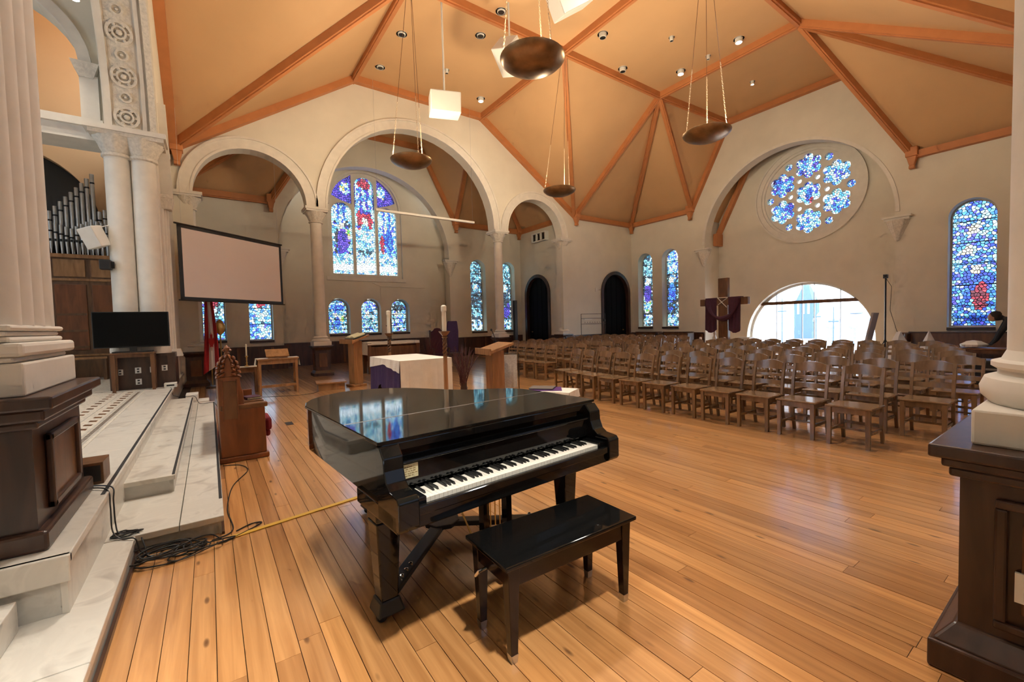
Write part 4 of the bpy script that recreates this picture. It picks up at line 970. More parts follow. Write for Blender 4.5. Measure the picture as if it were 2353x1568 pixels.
# right block: rows parallel to the altar side, row 0 nearest the piano
rowsA = [(6.09, 1.76, 11), (7.08, 1.33, 12), (8.12, 1.22, 12), (9.14, 1.45, 12), (10.16, 1.7, 11), (11.18, 1.95, 11), (12.25, 2.3, 10)]
for r, (x, y0, n) in enumerate(rowsA):
    for k in range(n):
        y = y0 + k * .528; b = max(0, y - 5.2)
        xx = x + (.02 * (y - 1.7) + .13 * b * b * .55 if r == 0 else .02 * (y - 1.7) + .10 * b * b * .5)
        if y > 7.35: continue
        chair(xx + R.uniform(-.015, .015), y + R.uniform(-.012, .012), -.02 - .11 * b + R.uniform(-.03, .03),
              'slat-backed wooden chair, %s from the right end of the %s row in the near block' % (ORD[k], ORD[r] if r else 'front'), 'chairs of the right block')
# left block beyond the aisle
rowsB = [(7.28, 8.78, 5), (8.30, 8.75, 8), (9.35, 8.7, 9), (10.4, 8.7, 9), (11.45, 8.75, 9), (12.5, 8.8, 10), (13.55, 8.9, 10), (14.5, 9.6, 9)]
for r, (x, y0, n) in enumerate(rowsB):
    for k in range(n):
        y = y0 + k * .53
        if abs(y - YC) < .6 and (abs(x - 9.88) < .7 or abs(x - 13.4) < .75): continue
        if y > 13.9: continue
        chair(x + .06 * k + R.uniform(-.02, .02), y + R.uniform(-.012, .012), .04 + .012 * k + R.uniform(-.03, .03),
              'slat-backed wooden chair, %s from the aisle in the %s row of the far block' % (ORD[k], ORD[r] if r else 'front'), 'chairs of the far block')
# ---- pews along the end wall
def pew(x, y0, y1, label):
    t = thing('pew', label, 'pew', (x, y0, 0)); L = y1 - y0
    MB().box(.30, .34, 0, L, .12, .92).build('backrest', BROWNW, t, bevel=.01); MB().box(.28, .37, -.02, L + .02, .90, .94).build('top_rail', DARKW, t, bevel=.008)
    MB().box(-.1, .30, .0, L, .42, .46).build('seat', BROWNW, t)
    for y in (0, L): MB().box(-.12, .36, y - .03, y + .03, 0, .90).build('bench_end', DARKW, t, bevel=.02)
pew(17.2, 10.9, 12.4, 'brown pew against the end wall nearest the cross'); pew(17.2, 12.55, 14.0, 'brown pew in the corner below the narrow windows')
pew(17.2, 1.6, 3.7, 'brown pew beneath the tall blue window')

# ---- carved choir bench beside the steps
cb = thing('carved_bench', 'reddish oak choir bench with carved leafy bench end beside the steps', 'bench', (0, 5.82, 0))
endp = [(.05, .06), (.50, .06), (.50, .60), (.30, .60), (.29, .80), (.27, .86), (.265, .98), (.05, .98)]
MB().panel(endp, [], yplane(0), 0, .07).build('bench_end', PEWW, cb, bevel=.008)
MB().box(.03, .525, -.015, .085, 0, .06).build('end_plinth', PEWW, cb, bevel=.012)
MB().box(.10, .225, -.012, .0, .50, .93).build('end_panel', BROWNW, cb)
for a in ((.085, .10, .48, .95), (.225, .24, .48, .95)): MB().box(a[0], a[1], -.02, 0, a[2], a[3]).build('panel_moulding', PEWW, cb, bevel=.004)
head = [(.06, .98), (.255, .98), (.245, 1.05), (.235, 1.12), (.215, 1.18), (.185, 1.225), (.16, 1.24), (.13, 1.24), (.10, 1.215), (.075, 1.15), (.06, 1.07)]
MB().panel(head, [], yplane(0), .01, .06).build('carved_head', PEWW, cb, bevel=.01)
leaf = MB().lathe([(.0, -.028), (.02, -.02), (.03, 0), (.02, .02), (0, .028)], n=10, cap=False, sx=1.25)
for s in (-1, 1):
    for k in range(5):
        z = .99 + k * .05; hwid = [.10, .10, .095, .085, .06][k]
        for q in range(2):
            b = MB().lathe([(.0, -.02), (.017, -.014), (.026, 0), (.016, .014), (0, .02)], n=10, cap=False, sx=1.3, sy=1.1)
            o = b.build('carved_leaf', PEWW, cb, smooth=True); o.location = (.155 + s * (hwid - q * .045), .01 - q * .008, z + q * .022); o.rotation_euler = (0, s * (.6 + .15 * k), 0)
MB().lathe([(.02, 1.23), (.03, 1.25), (.018, 1.27), (.026, 1.29), (.03, 1.31), (.012, 1.335), (0, 1.345)], (.155, .035, 0), 12, cap=False).build('finial', PEWW, cb, smooth=True)
for s in (-1, 1): MB().lathe([(0, -.02), (.02, 0), (0, .02)], (.155 + s * .03, .035, 1.285), 8, cap=False).build('finial_leaf', PEWW, cb, smooth=True)
MB().box(.05, .10, .07, 1.9, .10, .96).build('back_panel', PEWW, cb); MB().box(.10, .50, .07, 1.9, .40, .44).build('seat', PEWW, cb, bevel=.008)
MB().box(.06, .53, -.01, .10, .60, .655).build('armrest', BROWNW, cb, bevel=.012)
MB().box(.46, .49, .07, 1.9, .08, .40).build('front_board', PEWW, cb)
MB().panel([(x, z) for x, z in endp], [], yplane(1.9), 0, .07).build('bench_end', PEWW, cb, bevel=.008)
MB().box(.28, .50, .10, .5, .655, .668).build('book_ledge', BROWNW, cb)
def flatbook(name, label, x, y, z, w_, d, h, rz, mt, cat='book'):
    t = thing(name, label, cat, (x, y, z), rz)
    MB().box(-w_/2, w_/2, -d/2, d/2, 0, h*.15).box(-w_/2, w_/2, -d/2, d/2, h*.85, h).box(-w_/2, -w_/2+.006, -d/2, d/2, 0, h).build('cover', mt, t)
    MB().box(-w_/2+.006, w_/2-.006, -d/2+.006, d/2-.006, h*.15, h*.85).build('pages', PAPER, t)
flatbook('book', 'dark book lying on the arm of the carved bench', .39, 6.12, .669, .16, .22, .03, .2, WINE)
rc = thing('kneeler_cushion', 'red cushion hanging at the front of the carved bench', 'cushion', (.50, 6.05, 0))
MB().box(0.005, .08, -.1, .30, .28, .44).build('pad', CUSH, rc, bevel=.035); MB().box(.005, .065, -.06, .28, .20, .29).build('pad_lower', CUSH, rc, bevel=.03)

# ---- small tables behind the bench
def cloth_sheet(mb, x0, x1, y0, y1, z, drops, amp=.012, n=10, t=.004):
    """top sheet + hanging sides; drops = dict side->length"""
    mb.box(x0, x1, y0, y1, z, z + t)
    def side(p, q, nx, ny, dr):
        v = []; f = []; m = n * 2; L = math.hypot(q[0]-p[0], q[1]-p[1])
        for i in range(m + 1):
            s = i / m; x = p[0] + (q[0]-p[0]) * s; y = p[1] + (q[1]-p[1]) * s
            for j in range(6):
                h = j / 5; d = (dr(s) if callable(dr) else dr) * h; o = .004 + amp * h * (1.2 + math.sin(s * L * 26 + 1.7 * math.sin(s * 9)))
                v.append((x + nx * o, y + ny * o, z + t - d))
        for i in range(m):
            for j in range(5): f.append((i*6+j, i*6+j+1, i*6+6+j+1, i*6+6+j))
        k = len(v); v2 = [(a - nx * t, b - ny * t, c) for a, b, c in v]
        f2 = [tuple(a + k for a in reversed(q_)) for q_ in f]
        mb.add(v + v2, f + f2)
    if 's' in drops: side((x0, y0), (x1, y0), 0, -1, drops['s'])
    if 'n' in drops: side((x0, y1), (x1, y1), 0, 1, drops['n'])
    if 'w' in drops: side((x0, y0), (x0, y1), -1, 0, drops['w'])
    if 'e' in drops: side((x1, y0), (x1, y1), 1, 0, drops['e'])
    return mb
def table(name, label, x, y, w_, d, h, mt, rz=0., rail=.0, leg=.03, apron=.10, cat='table'):
    t = thing(name, label, cat, (x, y, 0), rz)
    MB().box(-w_/2, w_/2, -d/2, d/2, h - .03, h).build('tabletop', mt, t, bevel=.005)
    MB().box(-w_/2+.04, w_/2-.04, -d/2+.03, d/2-.03, h - .03 - apron, h - .03).build('apron', mt, t)
    for sx in (-1, 1):
        for sy in (-1, 1):
            px, py = sx * (w_/2 - .05), sy * (d/2 - .05)
            MB().frustum(px, py, 0, leg * .7, leg * .7, h - .03, leg, leg).build('leg', mt, t)
    if rail:
        for sx in (-1, 1): MB().box(sx*(w_/2-.05)-.015, sx*(w_/2-.05)+.015, -d/2+.05, d/2-.05, rail, rail+.05).build('stretcher', mt, t)
        MB().box(-w_/2+.05, w_/2-.05, -d/2+.04, -d/2+.07, rail, rail+.06).build('stretcher', mt, t)
    return t
table('wooden_table', 'brown wooden side table with bookstand behind the carved bench', 1.29, 11.5, .86, .45, .84, HONEY, rail=.17)
o = cloth_sheet(MB(), .85, 1.73, 11.36, 11.64, .842, dict(w=.16, e=.20)).build('table_runner', WHITEC); tag(o, 'white runner on the side table with the bookstand', 'cloth')
bs = thing('bookstand', 'sloping wooden bookstand on the white runner', 'bookstand', (1.29, 11.48, .848))
MB().box(-.2, .2, -.13, .13, 0, .03).build('base', HONEY, bs)
MB().add([(-.24, -.15, .04), (.24, -.15, .04), (.24, .10, .20), (-.24, .10, .20), (-.24, -.14, .02), (.24, -.14, .02), (.24, .12, .18), (-.24, .12, .18)], [(0,1,2,3),(7,6,5,4),(0,4,5,1),(1,5,6,2),(2,6,7,3),(3,7,4,0)]).build('desk', HONEY, bs)
MB().box(-.02, .02, -.02, .1, .03, .14).build('prop', HONEY, bs)
table('wooden_table', 'low open-sided credence table with a single candle beside the bench', .68, 12.3, .55, .4, .62, BROWNW, rail=.0, leg=.045)
MB()
o = cloth_sheet(MB(), .42, .95, 12.12, 12.48, .622, dict(e=.12)).build('table_cloth', WHITEC); tag(o, 'white cloth on the low credence table', 'cloth')
def candle(x, y, z, label, h=.3, hc=.25, mt=BRASS):
    t = thing('candlestick', label, 'candlestick', (x, y, z))
    MB().lathe([(.055, 0), (.055, .012), (.02, .03), (.014, .06), (.024, .09), (.012, .12), (.018, hc * .7), (.012, hc * .8), (.035, hc - .01), (.035, hc)], n=14).build('stick', mt, t, smooth=True)
    MB().lathe([(.017, hc), (.017, hc + h), (.004, hc + h + .004)], n=12).build('candle', WAX, t, smooth=True)
candle(.72, 12.28, .628, 'small brass candlestick with white candle on the credence table', .28, .26)

# ---- altar
al = thing('altar_table', 'altar table under purple and white cloths behind the piano', 'table', (0, 0, 0))
AX0, AX1, AY0, AY1, AZ = 2.50, 3.42, 6.70, 8.25, .94
for x in (AX0 + .12, AX1 - .12):
    for y in (AY0 + .12, AY1 - .12): MB().box(x - .05, x + .05, y - .05, y + .05, 0, AZ - .06).build('leg', DARKW, al)
MB().box(AX0, AX1, AY0, AY1, AZ - .06, AZ - .01).build('tabletop', DARKW, al)
MB().box(AX0 + .25, AX1 - .1, AY0 + .3, AY1 - .3, 0, AZ - .1).build('core_cabinet', DARKW, al)
o = cloth_sheet(MB(), AX0, AX1, AY0, AY1, AZ - .008, dict(w=lambda s: .82 if s < .10 or s > .84 else .45 + .30 * abs(math.sin(s * 5.2)) ** 1.5, e=.8, n=.8), .02).build('purple_cloth', PURPLE)
tag(o, 'purple altar cloth draped in swags under the white cloth', 'cloth')
o = cloth_sheet(MB(), AX0 - .006, AX1 + .006, AY0 - .006, AY1 + .006, AZ, dict(s=.80, w=lambda s: .10 + .10 * abs(2 * s - 1), e=.16, n=.2), .014).build('white_cloth', WHITEC)
tag(o, 'white cloth covering the altar top and falling down its front', 'cloth')
def tall_candle(x, y, label, ztop, hcand):
    t = thing('paschal_candlestick', label, 'candlestick', (x, y, 0)); zc = ztop - hcand
    MB().box(-.16, .16, -.16, .16, 0, .05).frustum(0, 0, .05, .12, .12, .1, .05, .05).build('base', HONEY, t)
    MB().lathe([(.045, .08), (.038, .3), (.034, zc - .40)], n=8).build('lower_shaft', HONEY, t)
    mb = MB()
    for k in range(2):
        pts = [(.019 * math.cos(a * .62 + k * PI), .019 * math.sin(a * .62 + k * PI), zc - .40 + a * .3 / 24) for a in range(25)]; mb.tube(pts, .022, 8)
    mb.build('twisted_shaft', BROWNW, t, smooth=True)
    MB().lathe([(.02, zc - .12), (.05, zc - .10), (.035, zc - .08), (.09, zc - .01), (.10, zc), (.03, zc)], n=20).build('drip_pan', BROWNW, t, smooth=True)
    c = MB().lathe([(.037, zc), (.035, ztop - .07)], n=16).build('candle', WAX, t, smooth=True)
    MB().lathe([(.044, ztop - .10), (.044, ztop - .02), (.02, ztop), (.0, ztop)], n=16, cap=False).build('follower', WAX, c)
tall_candle(3.10, 6.28, 'tall twisted candlestick with white candle in front of the altar', 1.83, .42)
tall_candle(3.12, 8.95, 'tall twisted candlestick with white candle behind the altar', 1.85, .48)
# ---- lecterns
def lectern(name, label, x, y, rz, h, pw, pd, dw, dd, mt):
    t = thing(name, label, 'lectern', (x, y, 0), rz)
    MB().box(-pw/2 - .06, pw/2 + .06, -pd/2 - .06, pd/2 + .06, 0, .06).build('base', mt, t, bevel=.008)
    MB().box(-pw/2, pw/2, -pd/2, pd/2, .06, h - .05).build('post', mt, t, bevel=.008)
    MB().add([(-dw/2, -dd/2, h + .06), (dw/2, -dd/2, h + .06), (dw/2, dd/2, h - .10), (-dw/2, dd/2, h - .10), (-dw/2, -dd/2, h + .10), (dw/2, -dd/2, h + .10), (dw/2, dd/2, h - .04), (-dw/2, dd/2, h - .04)], [(0,3,2,1),(4,5,6,7),(0,1,5,4),(1,2,6,5),(2,3,7,6),(3,0,4,7)]).build('desk', mt, t)
    MB().box(-dw/2, dw/2, dd/2 - .01, dd/2 + .02, h - .12, h + .0).build('ledge', mt, t)
    return t
lectern('lectern', 'honey oak lectern with a sloping top right of the altar', 4.55, 7.05, math.radians(84), 1.04, .30, .26, .66, .50, HONEY)
lectern('lectern', 'wooden lectern holding an open book left of the altar', 3.05, 11.35, math.radians(105), 1.22, .28, .24, .62, .46, HONEY)
ob = thing('open_book', 'thick open book with dark covers lying on the left lectern', 'book', (3.08, 11.36, 1.262)); ob.rotation_euler = (-.295, 0, math.radians(105))
MB().box(-.24, .24, -.17, .17, 0, .02).build('cover', BLACKM, ob)
for s in (-1, 1): MB().panel([(s * .005, .02), (s * .22, .02), (s * .225, .04), (s * .12, .075), (s * .005, .05)], [], yplane(-.16), 0, .32).build('page_block', PAPER, ob)
fr_ = thing('lectern_fall', 'white lace hanging cloth on a frame beside the oak lectern', 'cloth', (5.02, 7.25, 0), math.radians(-38))
mb = MB(); v = []; 
cloth_sheet(mb, -.17, .17, -.01, .01, .86, dict(s=.68), .01); mb.build('lace_panel', plain('lace', (.55, .52, .46), .9, noise=.2, scale=40), fr_)
MB().tube([(-.2, .02, 0), (-.2, .02, .9), (.2, .02, .9), (.2, .02, 0)], .008, 6).build('frame_rod', BLACKM, fr_)
for x in (-.2, .2): MB().beam((x, -.14, .01), (x, .14, .01), .02, .02).build('foot', BLACKM, fr_)
ms = thing('microphone_stand', 'thin gooseneck microphone standing behind the oak lectern', 'microphone', (5.05, 7.75, 0))
MB().lathe([(.12, 0), (.12, .015), (.012, .03)], n=16).build('base', BLACKM, ms); MB().tube([(0, 0, .02), (0, 0, 1.05), (-.02, .01, 1.2), (-.07, .05, 1.36)], .007, 6).build('gooseneck', BLACKM, ms)
MB().lathe([(.0, -.03), (.018, -.02), (.022, 0), (.018, .02), (0, .03)], (-.08, .06, 1.38), 10, cap=False).build('capsule', BLACKM, ms)
# ---- step box and cable
sb = thing('wooden_step_box', 'low wooden step box on the floor near the left lectern', 'step', (2.42, 11.3, 0), math.radians(-8))
MB().box(-.30, .30, -.26, .26, 0, .16).build('box', HONEY, sb); MB().box(-.34, .34, -.30, .30, .16, .195).build('top_board', HONEY, sb, bevel=.006)
MB().panel(circ(0, .09, .025, 12), [], xplane(.30), 0, .003).build('hand_hole', BLACKM, sb)
# ---- back altar, thrones
bt = table('side_altar', 'long wooden altar table with white cloth in the arcade behind the lectern', 5.0, 14.15, 1.75, .6, 1.02, BROWNW, leg=.06, apron=.12)
MB().box(-.82, .82, -.27, -.24, .1, .9).build('front_panel', BROWNW, bt)
o = cloth_sheet(MB(), 4.12, 5.88, 13.85, 14.45, 1.022, dict(s=.09, e=.42, w=.42), .008).build('altar_cloth', WHITEC); tag(o, 'white cloth over the long side altar table', 'cloth')
cr = thing('standing_cross', 'thin dark standing cross on the side altar', 'cross', (5.02, 14.2, 1.03))
MB().lathe([(.12, 0), (.1, .03), (.02, .06)], n=12).build('base', BLACKM, cr); MB().box(-.012, .012, -.012, .012, .05, .75).build('upright', BLACKM, cr); MB().box(-.16, .16, -.012, .012, .5, .525).build('arm', BLACKM, cr)
def throne(x, y, rz, label, mt, h):
    t = thing('throne_chair', label, 'chair', (x, y, 0), rz)
    MB().box(-.28, .28, -.25, .25, .42, .5).build('seat', mt, t, bevel=.02)
    back = [(-.28, .5), (.28, .5), (.28, h - .15), (.16, h - .10), (.10, h - .02), (0, h), (-.10, h - .02), (-.16, h - .10), (-.28, h - .15)]
    MB().panel(back, [], yplane(.22), 0, .05).build('backrest', mt, t, bevel=.01)
    for sx in (-1, 1):
        MB().box(sx * .28 - .025, sx * .28 + .025, .2, .27, 0, h - .08).build('back_post', DARKW, t); MB().box(sx * .28 - .025, sx * .28 + .025, -.25, -.2, 0, .68).build('leg', DARKW, t)
        MB().box(sx * .28 - .03, sx * .28 + .03, -.27, .24, .66, .70).build('armrest', DARKW, t, bevel=.01)
throne(6.78, 14.15, -.15, 'high-backed red brown throne chair beside the side altar', WINE, 1.42)
pd = thing('draped_chair', 'tall chair back draped in purple beside the throne', 'chair', (7.42, 14.25, 0), -.1)
MB().box(-.26, .26, -.2, .25, .4, .48).build('seat', DARKW, pd)
for sx in (-1, 1):
    MB().box(sx*.22-.02, sx*.22+.02, .2, .24, 0, 1.5).build('back_post', DARKW, pd); MB().box(sx*.22-.02, sx*.22+.02, -.2, -.16, 0, .42).build('leg', DARKW, pd)
MB().panel([(-.22, .5), (.22, .5), (.24, 1.3), (.2, 1.66), (-.17, 1.66), (-.22, 1.3)], [], yplane(.12), 0, .1).build('purple_drape', PURPLE, pd, bevel=.03)
# ---- twigs in a vase
def twigs(x, y, label, n, h, seed):
    t = thing('vase_of_twigs', label, 'vase', (x, y, 0)); rr = random.Random(seed)
    MB().lathe([(.06, 0), (.075, .06), (.075, .16), (.05, .24), (.055, .26), (.045, .26), (.04, .2)], n=18).build('vase', DARKW, t, smooth=True)
    for k in range(n):
        a = rr.uniform(0, 2 * PI); sp = rr.uniform(.05, .34); hh = h * rr.uniform(.7, 1.0); pts = []
        for j in range(6):
            s = j / 5; pts.append((math.cos(a) * (.02 + sp * s ** 1.6) + rr.uniform(-.035, .035), math.sin(a) * (.02 + sp * s ** 1.6) + rr.uniform(-.035, .035), ( .1 + (hh - .1) * s)))
        mb = MB().tube(pts, [.009, .008, .007, .006, .0045, .003], 5)
        for j in (2, 3, 4):
            p = Vector(pts[j]); mb.tube([p, p + Vector((rr.uniform(-.09, .09), rr.uniform(-.09, .09), .13))], [.004, .002], 4)
        mb.build('twig', TWIG, t)
twigs(4.42, 8.1, 'bare purple brown twigs in a vase between altar and oak lectern', 30, 1.15, 3)
twigs(6.15, 13.55, 'bare twigs in a vase beside the throne chair', 22, 1.25, 5)
# ---- low table with purple cloth
lt = table('low_table', 'low table under white and purple cloths in front of the chairs', 5.22, 6.12, .8, .5, .24, BROWNW, rz=math.radians(-62))
lc = thing('low_table_cloth', 'white cloth over the low table in front of the chairs', 'cloth', (5.22, 6.12, .242), math.radians(-62)); cloth_sheet(MB(), -.42, .42, -.27, .27, 0, dict(s=.12, n=.12, e=.14, w=.14)).build('sheet', WHITEC, lc)
lp = thing('purple_runner', 'purple cloth lying across the low white table', 'cloth', (5.16, 6.25, .248), math.radians(-40)); cloth_sheet(MB(), -.30, .30, -.24, .24, 0, {}, .02).build('sheet', plain('violet_cloth', (.10, .03, .16), .85), lp)
lb = MB().box(-.23, .23, -.17, .17, 0, .03).build('slate_board', plain('grey_slate', (.16, .13, .11), .6), None, bevel=.01); lb.location = (5.14, 6.32, .254); lb.rotation_euler = (0, 0, -.9); tag(lb, 'flat grey board on the purple cloth of the low table', 'board')
# ---- cross by the half-round window
wc = thing('wooden_cross', 'large brown wooden cross standing left of the half-round window', 'cross', (15.6, 8.45, 0), -.1)
MB().box(-.07, .07, -.19, .19, 0, 2.98).build('upright', BROWNW, wc, bevel=.01); MB().box(-.075, .065, -.95, .95, 1.98, 2.24).build('crossbeam', BROWNW, wc, bevel=.01)
MB().box(-.22, .22, -.22, .22, 0, .08).build('foot', DARKW, wc)
for a, b in (((-.085, -.19, 2.24), (-.085, .19, 2.0)), ((-.085, -.16, 1.9), (-.085, .2, 2.26)), ((-.085, -.2, 2.26), (-.085, .2, 2.26))): MB().tube([a, b], .012, 5).build('rope', WHITEC, wc)
dr = thing('cross_drape', 'dark wine cloth draped over both arms of the wooden cross', 'cloth', (15.6, 8.45, 0), -.1)
for s in (-1, 1):
    v = []; f = []
    for i in range(13):
        u = i / 12
        for j in range(9):
            h = j / 8; y = s * (.24 + .46 * u); z = 2.26 - (1.18 + .12 * math.sin(3 * u)) * h
            v.append((-.10 - .03 * math.sin(u * 20) * h, y, z))
    for i in range(12):
        for j in range(8): f.append((i*9+j, i*9+j+1, i*9+9+j+1, i*9+9+j))
    k = len(v); v += [(a + .02, b, c) for a, b, c in v]; f += [tuple(a + k for a in q) for q in f]
    MB().add(v, f).build('hanging_fold', WINE, dr, smooth=True)
    MB().box(-.10, .09, min(s*.24, s*.70), max(s*.24, s*.70), 2.245, 2.27).build('top_fold', WINE, dr)
pts = [(-.13, .60 * math.cos(PI * k / 14) , 2.2 - .72 * math.sin(PI * k / 14)) for k in range(15)]
MB().tube(pts, [.08 + .03 * math.sin(k) for k in range(15)], 8).build('swag', WINE, dr, smooth=True)
wbx = MB().box(-.22, .22, -.24, .24, 0, .78).build('white_plinth', WHITEP, None, bevel=.02); wbx.location = (16.15, 7.95, 0); tag(wbx, 'white covered plinth beside the foot of the cross', 'plinth')
stt = thing('white_statue', 'small white figure on a stand beside the cross', 'statue', (16.1, 9.1, 0))
MB().lathe([(.14, 0), (.05, .05), (.04, .5), (.12, .56)], n=12).build('stand', DARKW, stt); MB().lathe([(.09, .56), (.08, .7), (.05, .82), (.03, .86), (.055, .92), (.03, .99), (0, 1.0)], n=12, cap=False).build('statue_body', WHITEP, stt, smooth=True)
for k, (x, y) in enumerate(((15.2, 9.15), (15.15, 8.2))):
    t = thing('white_candle', ['white pillar candle left of the cross foot', 'white pillar candle right of the cross foot'][k], 'candle', (x, y, 0)); MB().lathe([(.12, 0), (.03, .04), (.025, .55), (.07, .6)], n=12).build('stand', DARKW, t); MB().lathe([(.045, .6), (.045, .80), (.005, .81)], n=12).build('candle', WHITEP, t)
# ---- stand, panel, draped gear at right
st = thing('camera_stand', 'tall black tripod with a small camera right of the half-round window', 'tripod', (16.3, 3.98, 0))
MB().tube([(0, 0, .5), (0, 0, 2.55)], .022, 8).build('pole', BLACKM, st)
for k in range(3): a = k * 2.09 + .4; MB().tube([(0, 0, .75), (.38 * math.cos(a), .38 * math.sin(a), 0.01)], .014, 6).build('leg', BLACKM, st)
MB().box(-.05, .05, -.05, .05, 2.55, 2.66).build('camera_body', BLACKM, st); MB().lathe([(.03, 0), (.03, .05)], (-.07, 0, 2.58), 8).build('lens', BLACKM, st)
MB().tube([(.03, .0, 2.55), (.06, -.12, 2.3), (.03, -.1, 1.6), (.05, -.25, 1.0), (.1, -.5, .5)], .006, 5).build('cable', CABLE, st)
bo = thing('folded_easel', 'pale board leaning against the tripod beside the window', 'board', (16.25, 4.32, 0)); MB().beam((0, .18, 0.0), (0, -.12, 1.55), .5, .05, (0, 1, 0)).build('board', plain('grey_board', (.35, .33, .33), .7), bo)
dp = thing('draped_equipment', 'lumpy equipment under a white sheet below the end wall', 'sheet', (15.4, 3.15, 0))
v = []; f = []; rr = random.Random(4); n_ = 16
for i in range(n_ + 1):
    for j in range(n_ + 1):
        u, q = i / n_ * 2 - 1, j / n_ * 2 - 1; e = max(abs(u), abs(q))
        h = (1.02 * max(0, 1 - abs(q - .42) * 1.5 - abs(u) * .5) if q > .05 else .92 * max(0, 1 - abs(q + .38) * 1.45 - abs(u) * .5)) ** 1.1 * (1 - e ** 8) + .05 * math.sin(9 * u + 13 * q) * (1 - e)
        v.append((u * .55, q * .75, max(.01, h * 1.12)))
for i in range(n_):
    for j in range(n_): a = i * (n_ + 1) + j; f.append((a, a + 1, a + n_ + 2, a + n_ + 1))
MB().add(v, f).build('white_sheet', plain('dust_sheet', (.58, .56, .55), .9), dp, smooth=True)
MB().box(-.2, .2, -.16, .2, 0, .5).build('equipment_case', BLACKM, dp)
tb = table('supply_table', 'small table with white bags next to the bending person', 15.3, 1.88, .6, .8, .62, BROWNW)
wb_ = MB().lathe([(.02, 0), (.2, .02), (.22, .08), (.12, .16), (.02, .18)], n=14, wob=lambda a, i: 1 + .2 * math.sin(5 * a + i)).build('white_bag', WHITEP, None, smooth=True); wb_.location = (15.25, 2.05, .622); tag(wb_, 'crumpled white bag on the supply table', 'bag')
bc = thing('black_case', 'black case on the floor at the end of the chair rows', 'case', (13.2, 1.5, 0)); MB().box(-.3, .3, -.25, .25, 0, .5).build('shell', BLACKM, bc, bevel=.03); MB().box(-.31, -.30, -.1, .1, .3, .34).build('latch', STEEL, bc)
# person bending over the table (mostly hidden by the foreground column)
def person(x, y, rz):
    t = thing('person', 'person in dark clothes bending over a table behind the right column', 'person', (x, y, 0), rz)
    J = {'pel': (0, 0, .95, .15), 'wst': (.10, 0, 1.10, .14), 'chs': (.28, 0, 1.25, .16), 'nck': (.46, 0, 1.33, .06), 'hd': (.56, 0, 1.36, .10), 'hd2': (.64, 0, 1.36, .085),
         'sl': (.38, .19, 1.27, .075), 'el': (.50, .26, 1.02, .055), 'wl': (.58, .16, .80, .04), 'sr': (.38, -.19, 1.27, .075), 'er': (.48, -.26, 1.02, .055), 'wr': (.58, -.16, .80, .04),
         'hl': (0, .1, .88, .11), 'kl': (.06, .11, .48, .075), 'al': (-.02, .11, .09, .05), 'fl': (.14, .12, .04, .045), 'hr': (0, -.1, .88, .11), 'kr': (.06, -.11, .48, .075), 'ar': (-.02, -.11, .09, .05), 'fr': (.14, -.12, .04, .045)}
    E_ = [('pel','wst'),('wst','chs'),('chs','nck'),('nck','hd'),('hd','hd2'),('chs','sl'),('sl','el'),('el','wl'),('chs','sr'),('sr','er'),('er','wr'),('pel','hl'),('hl','kl'),('kl','al'),('al','fl'),('pel','hr'),('hr','kr'),('kr','ar'),('ar','fr')]
    for side, s in (('l', 1), ('r', -1)):
        b = J['w' + side]; J['p' + side] = (b[0] + .04, b[1] - s * .02, b[2] - .05, .032); E_.append(('w' + side, 'p' + side))
        for k in range(5):
            dx, dy = (.05 + .012 * (2 - abs(k - 2)), (k - 2) * .016) if k else (.03, s * .05)
            p = J['p' + side]; a, c = 'f%s%da' % (side, k), 'f%s%db' % (side, k)
            J[a] = (p[0] + dx * .6, p[1] + dy, p[2] - .03, .010); J[c] = (p[0] + dx, p[1] + dy * 1.1, p[2] - .055, .008); E_ += [('p' + side, a), (a, c)]
    keys = list(J); me = bpy.data.meshes.new('body'); me.from_pydata([J[k][:3] for k in keys], [(keys.index(a), keys.index(b)) for a, b in E_], [])
    o = bpy.data.objects.new('body', me); COL.objects.link(o); o.parent = t
    md = o.modifiers.new('skin', 'SKIN'); 
    if not me.skin_vertices: 
        bpy.context.view_layer.objects.active = o; bm = bmesh.new(); bm.from_mesh(me); bm.verts.layers.skin.verify(); bm.to_mesh(me); bm.free()
    for k, sv in zip(keys, me.skin_vertices[0].data): sv.radius = (J[k][3],) * 2; sv.use_root = (k == 'pel')
    o.modifiers.new('sub', 'SUBSURF').levels = 1; o.modifiers['sub'].render_levels = 2
    me.materials.append(plain('dark_jacket', (.012, .014, .018), .85))
    MB().lathe([(0, -.11), (.07, -.09), (.1, -.02), (.1, .04), (.07, .09), (0, .11)], (.58, 0, 1.40), 14, cap=False).build('hair', plain('dark_hair', (.02, .014, .01), .7), t, smooth=True)
    MB().lathe([(0, -.1), (.06, -.08), (.085, 0), (.06, .08), (0, .1)], (.63, 0, 1.355), 14, cap=False).build('face', plain('skin_tone', (.42, .24, .16), .6), t, smooth=True)
person(15.35, 1.12, math.radians(100))

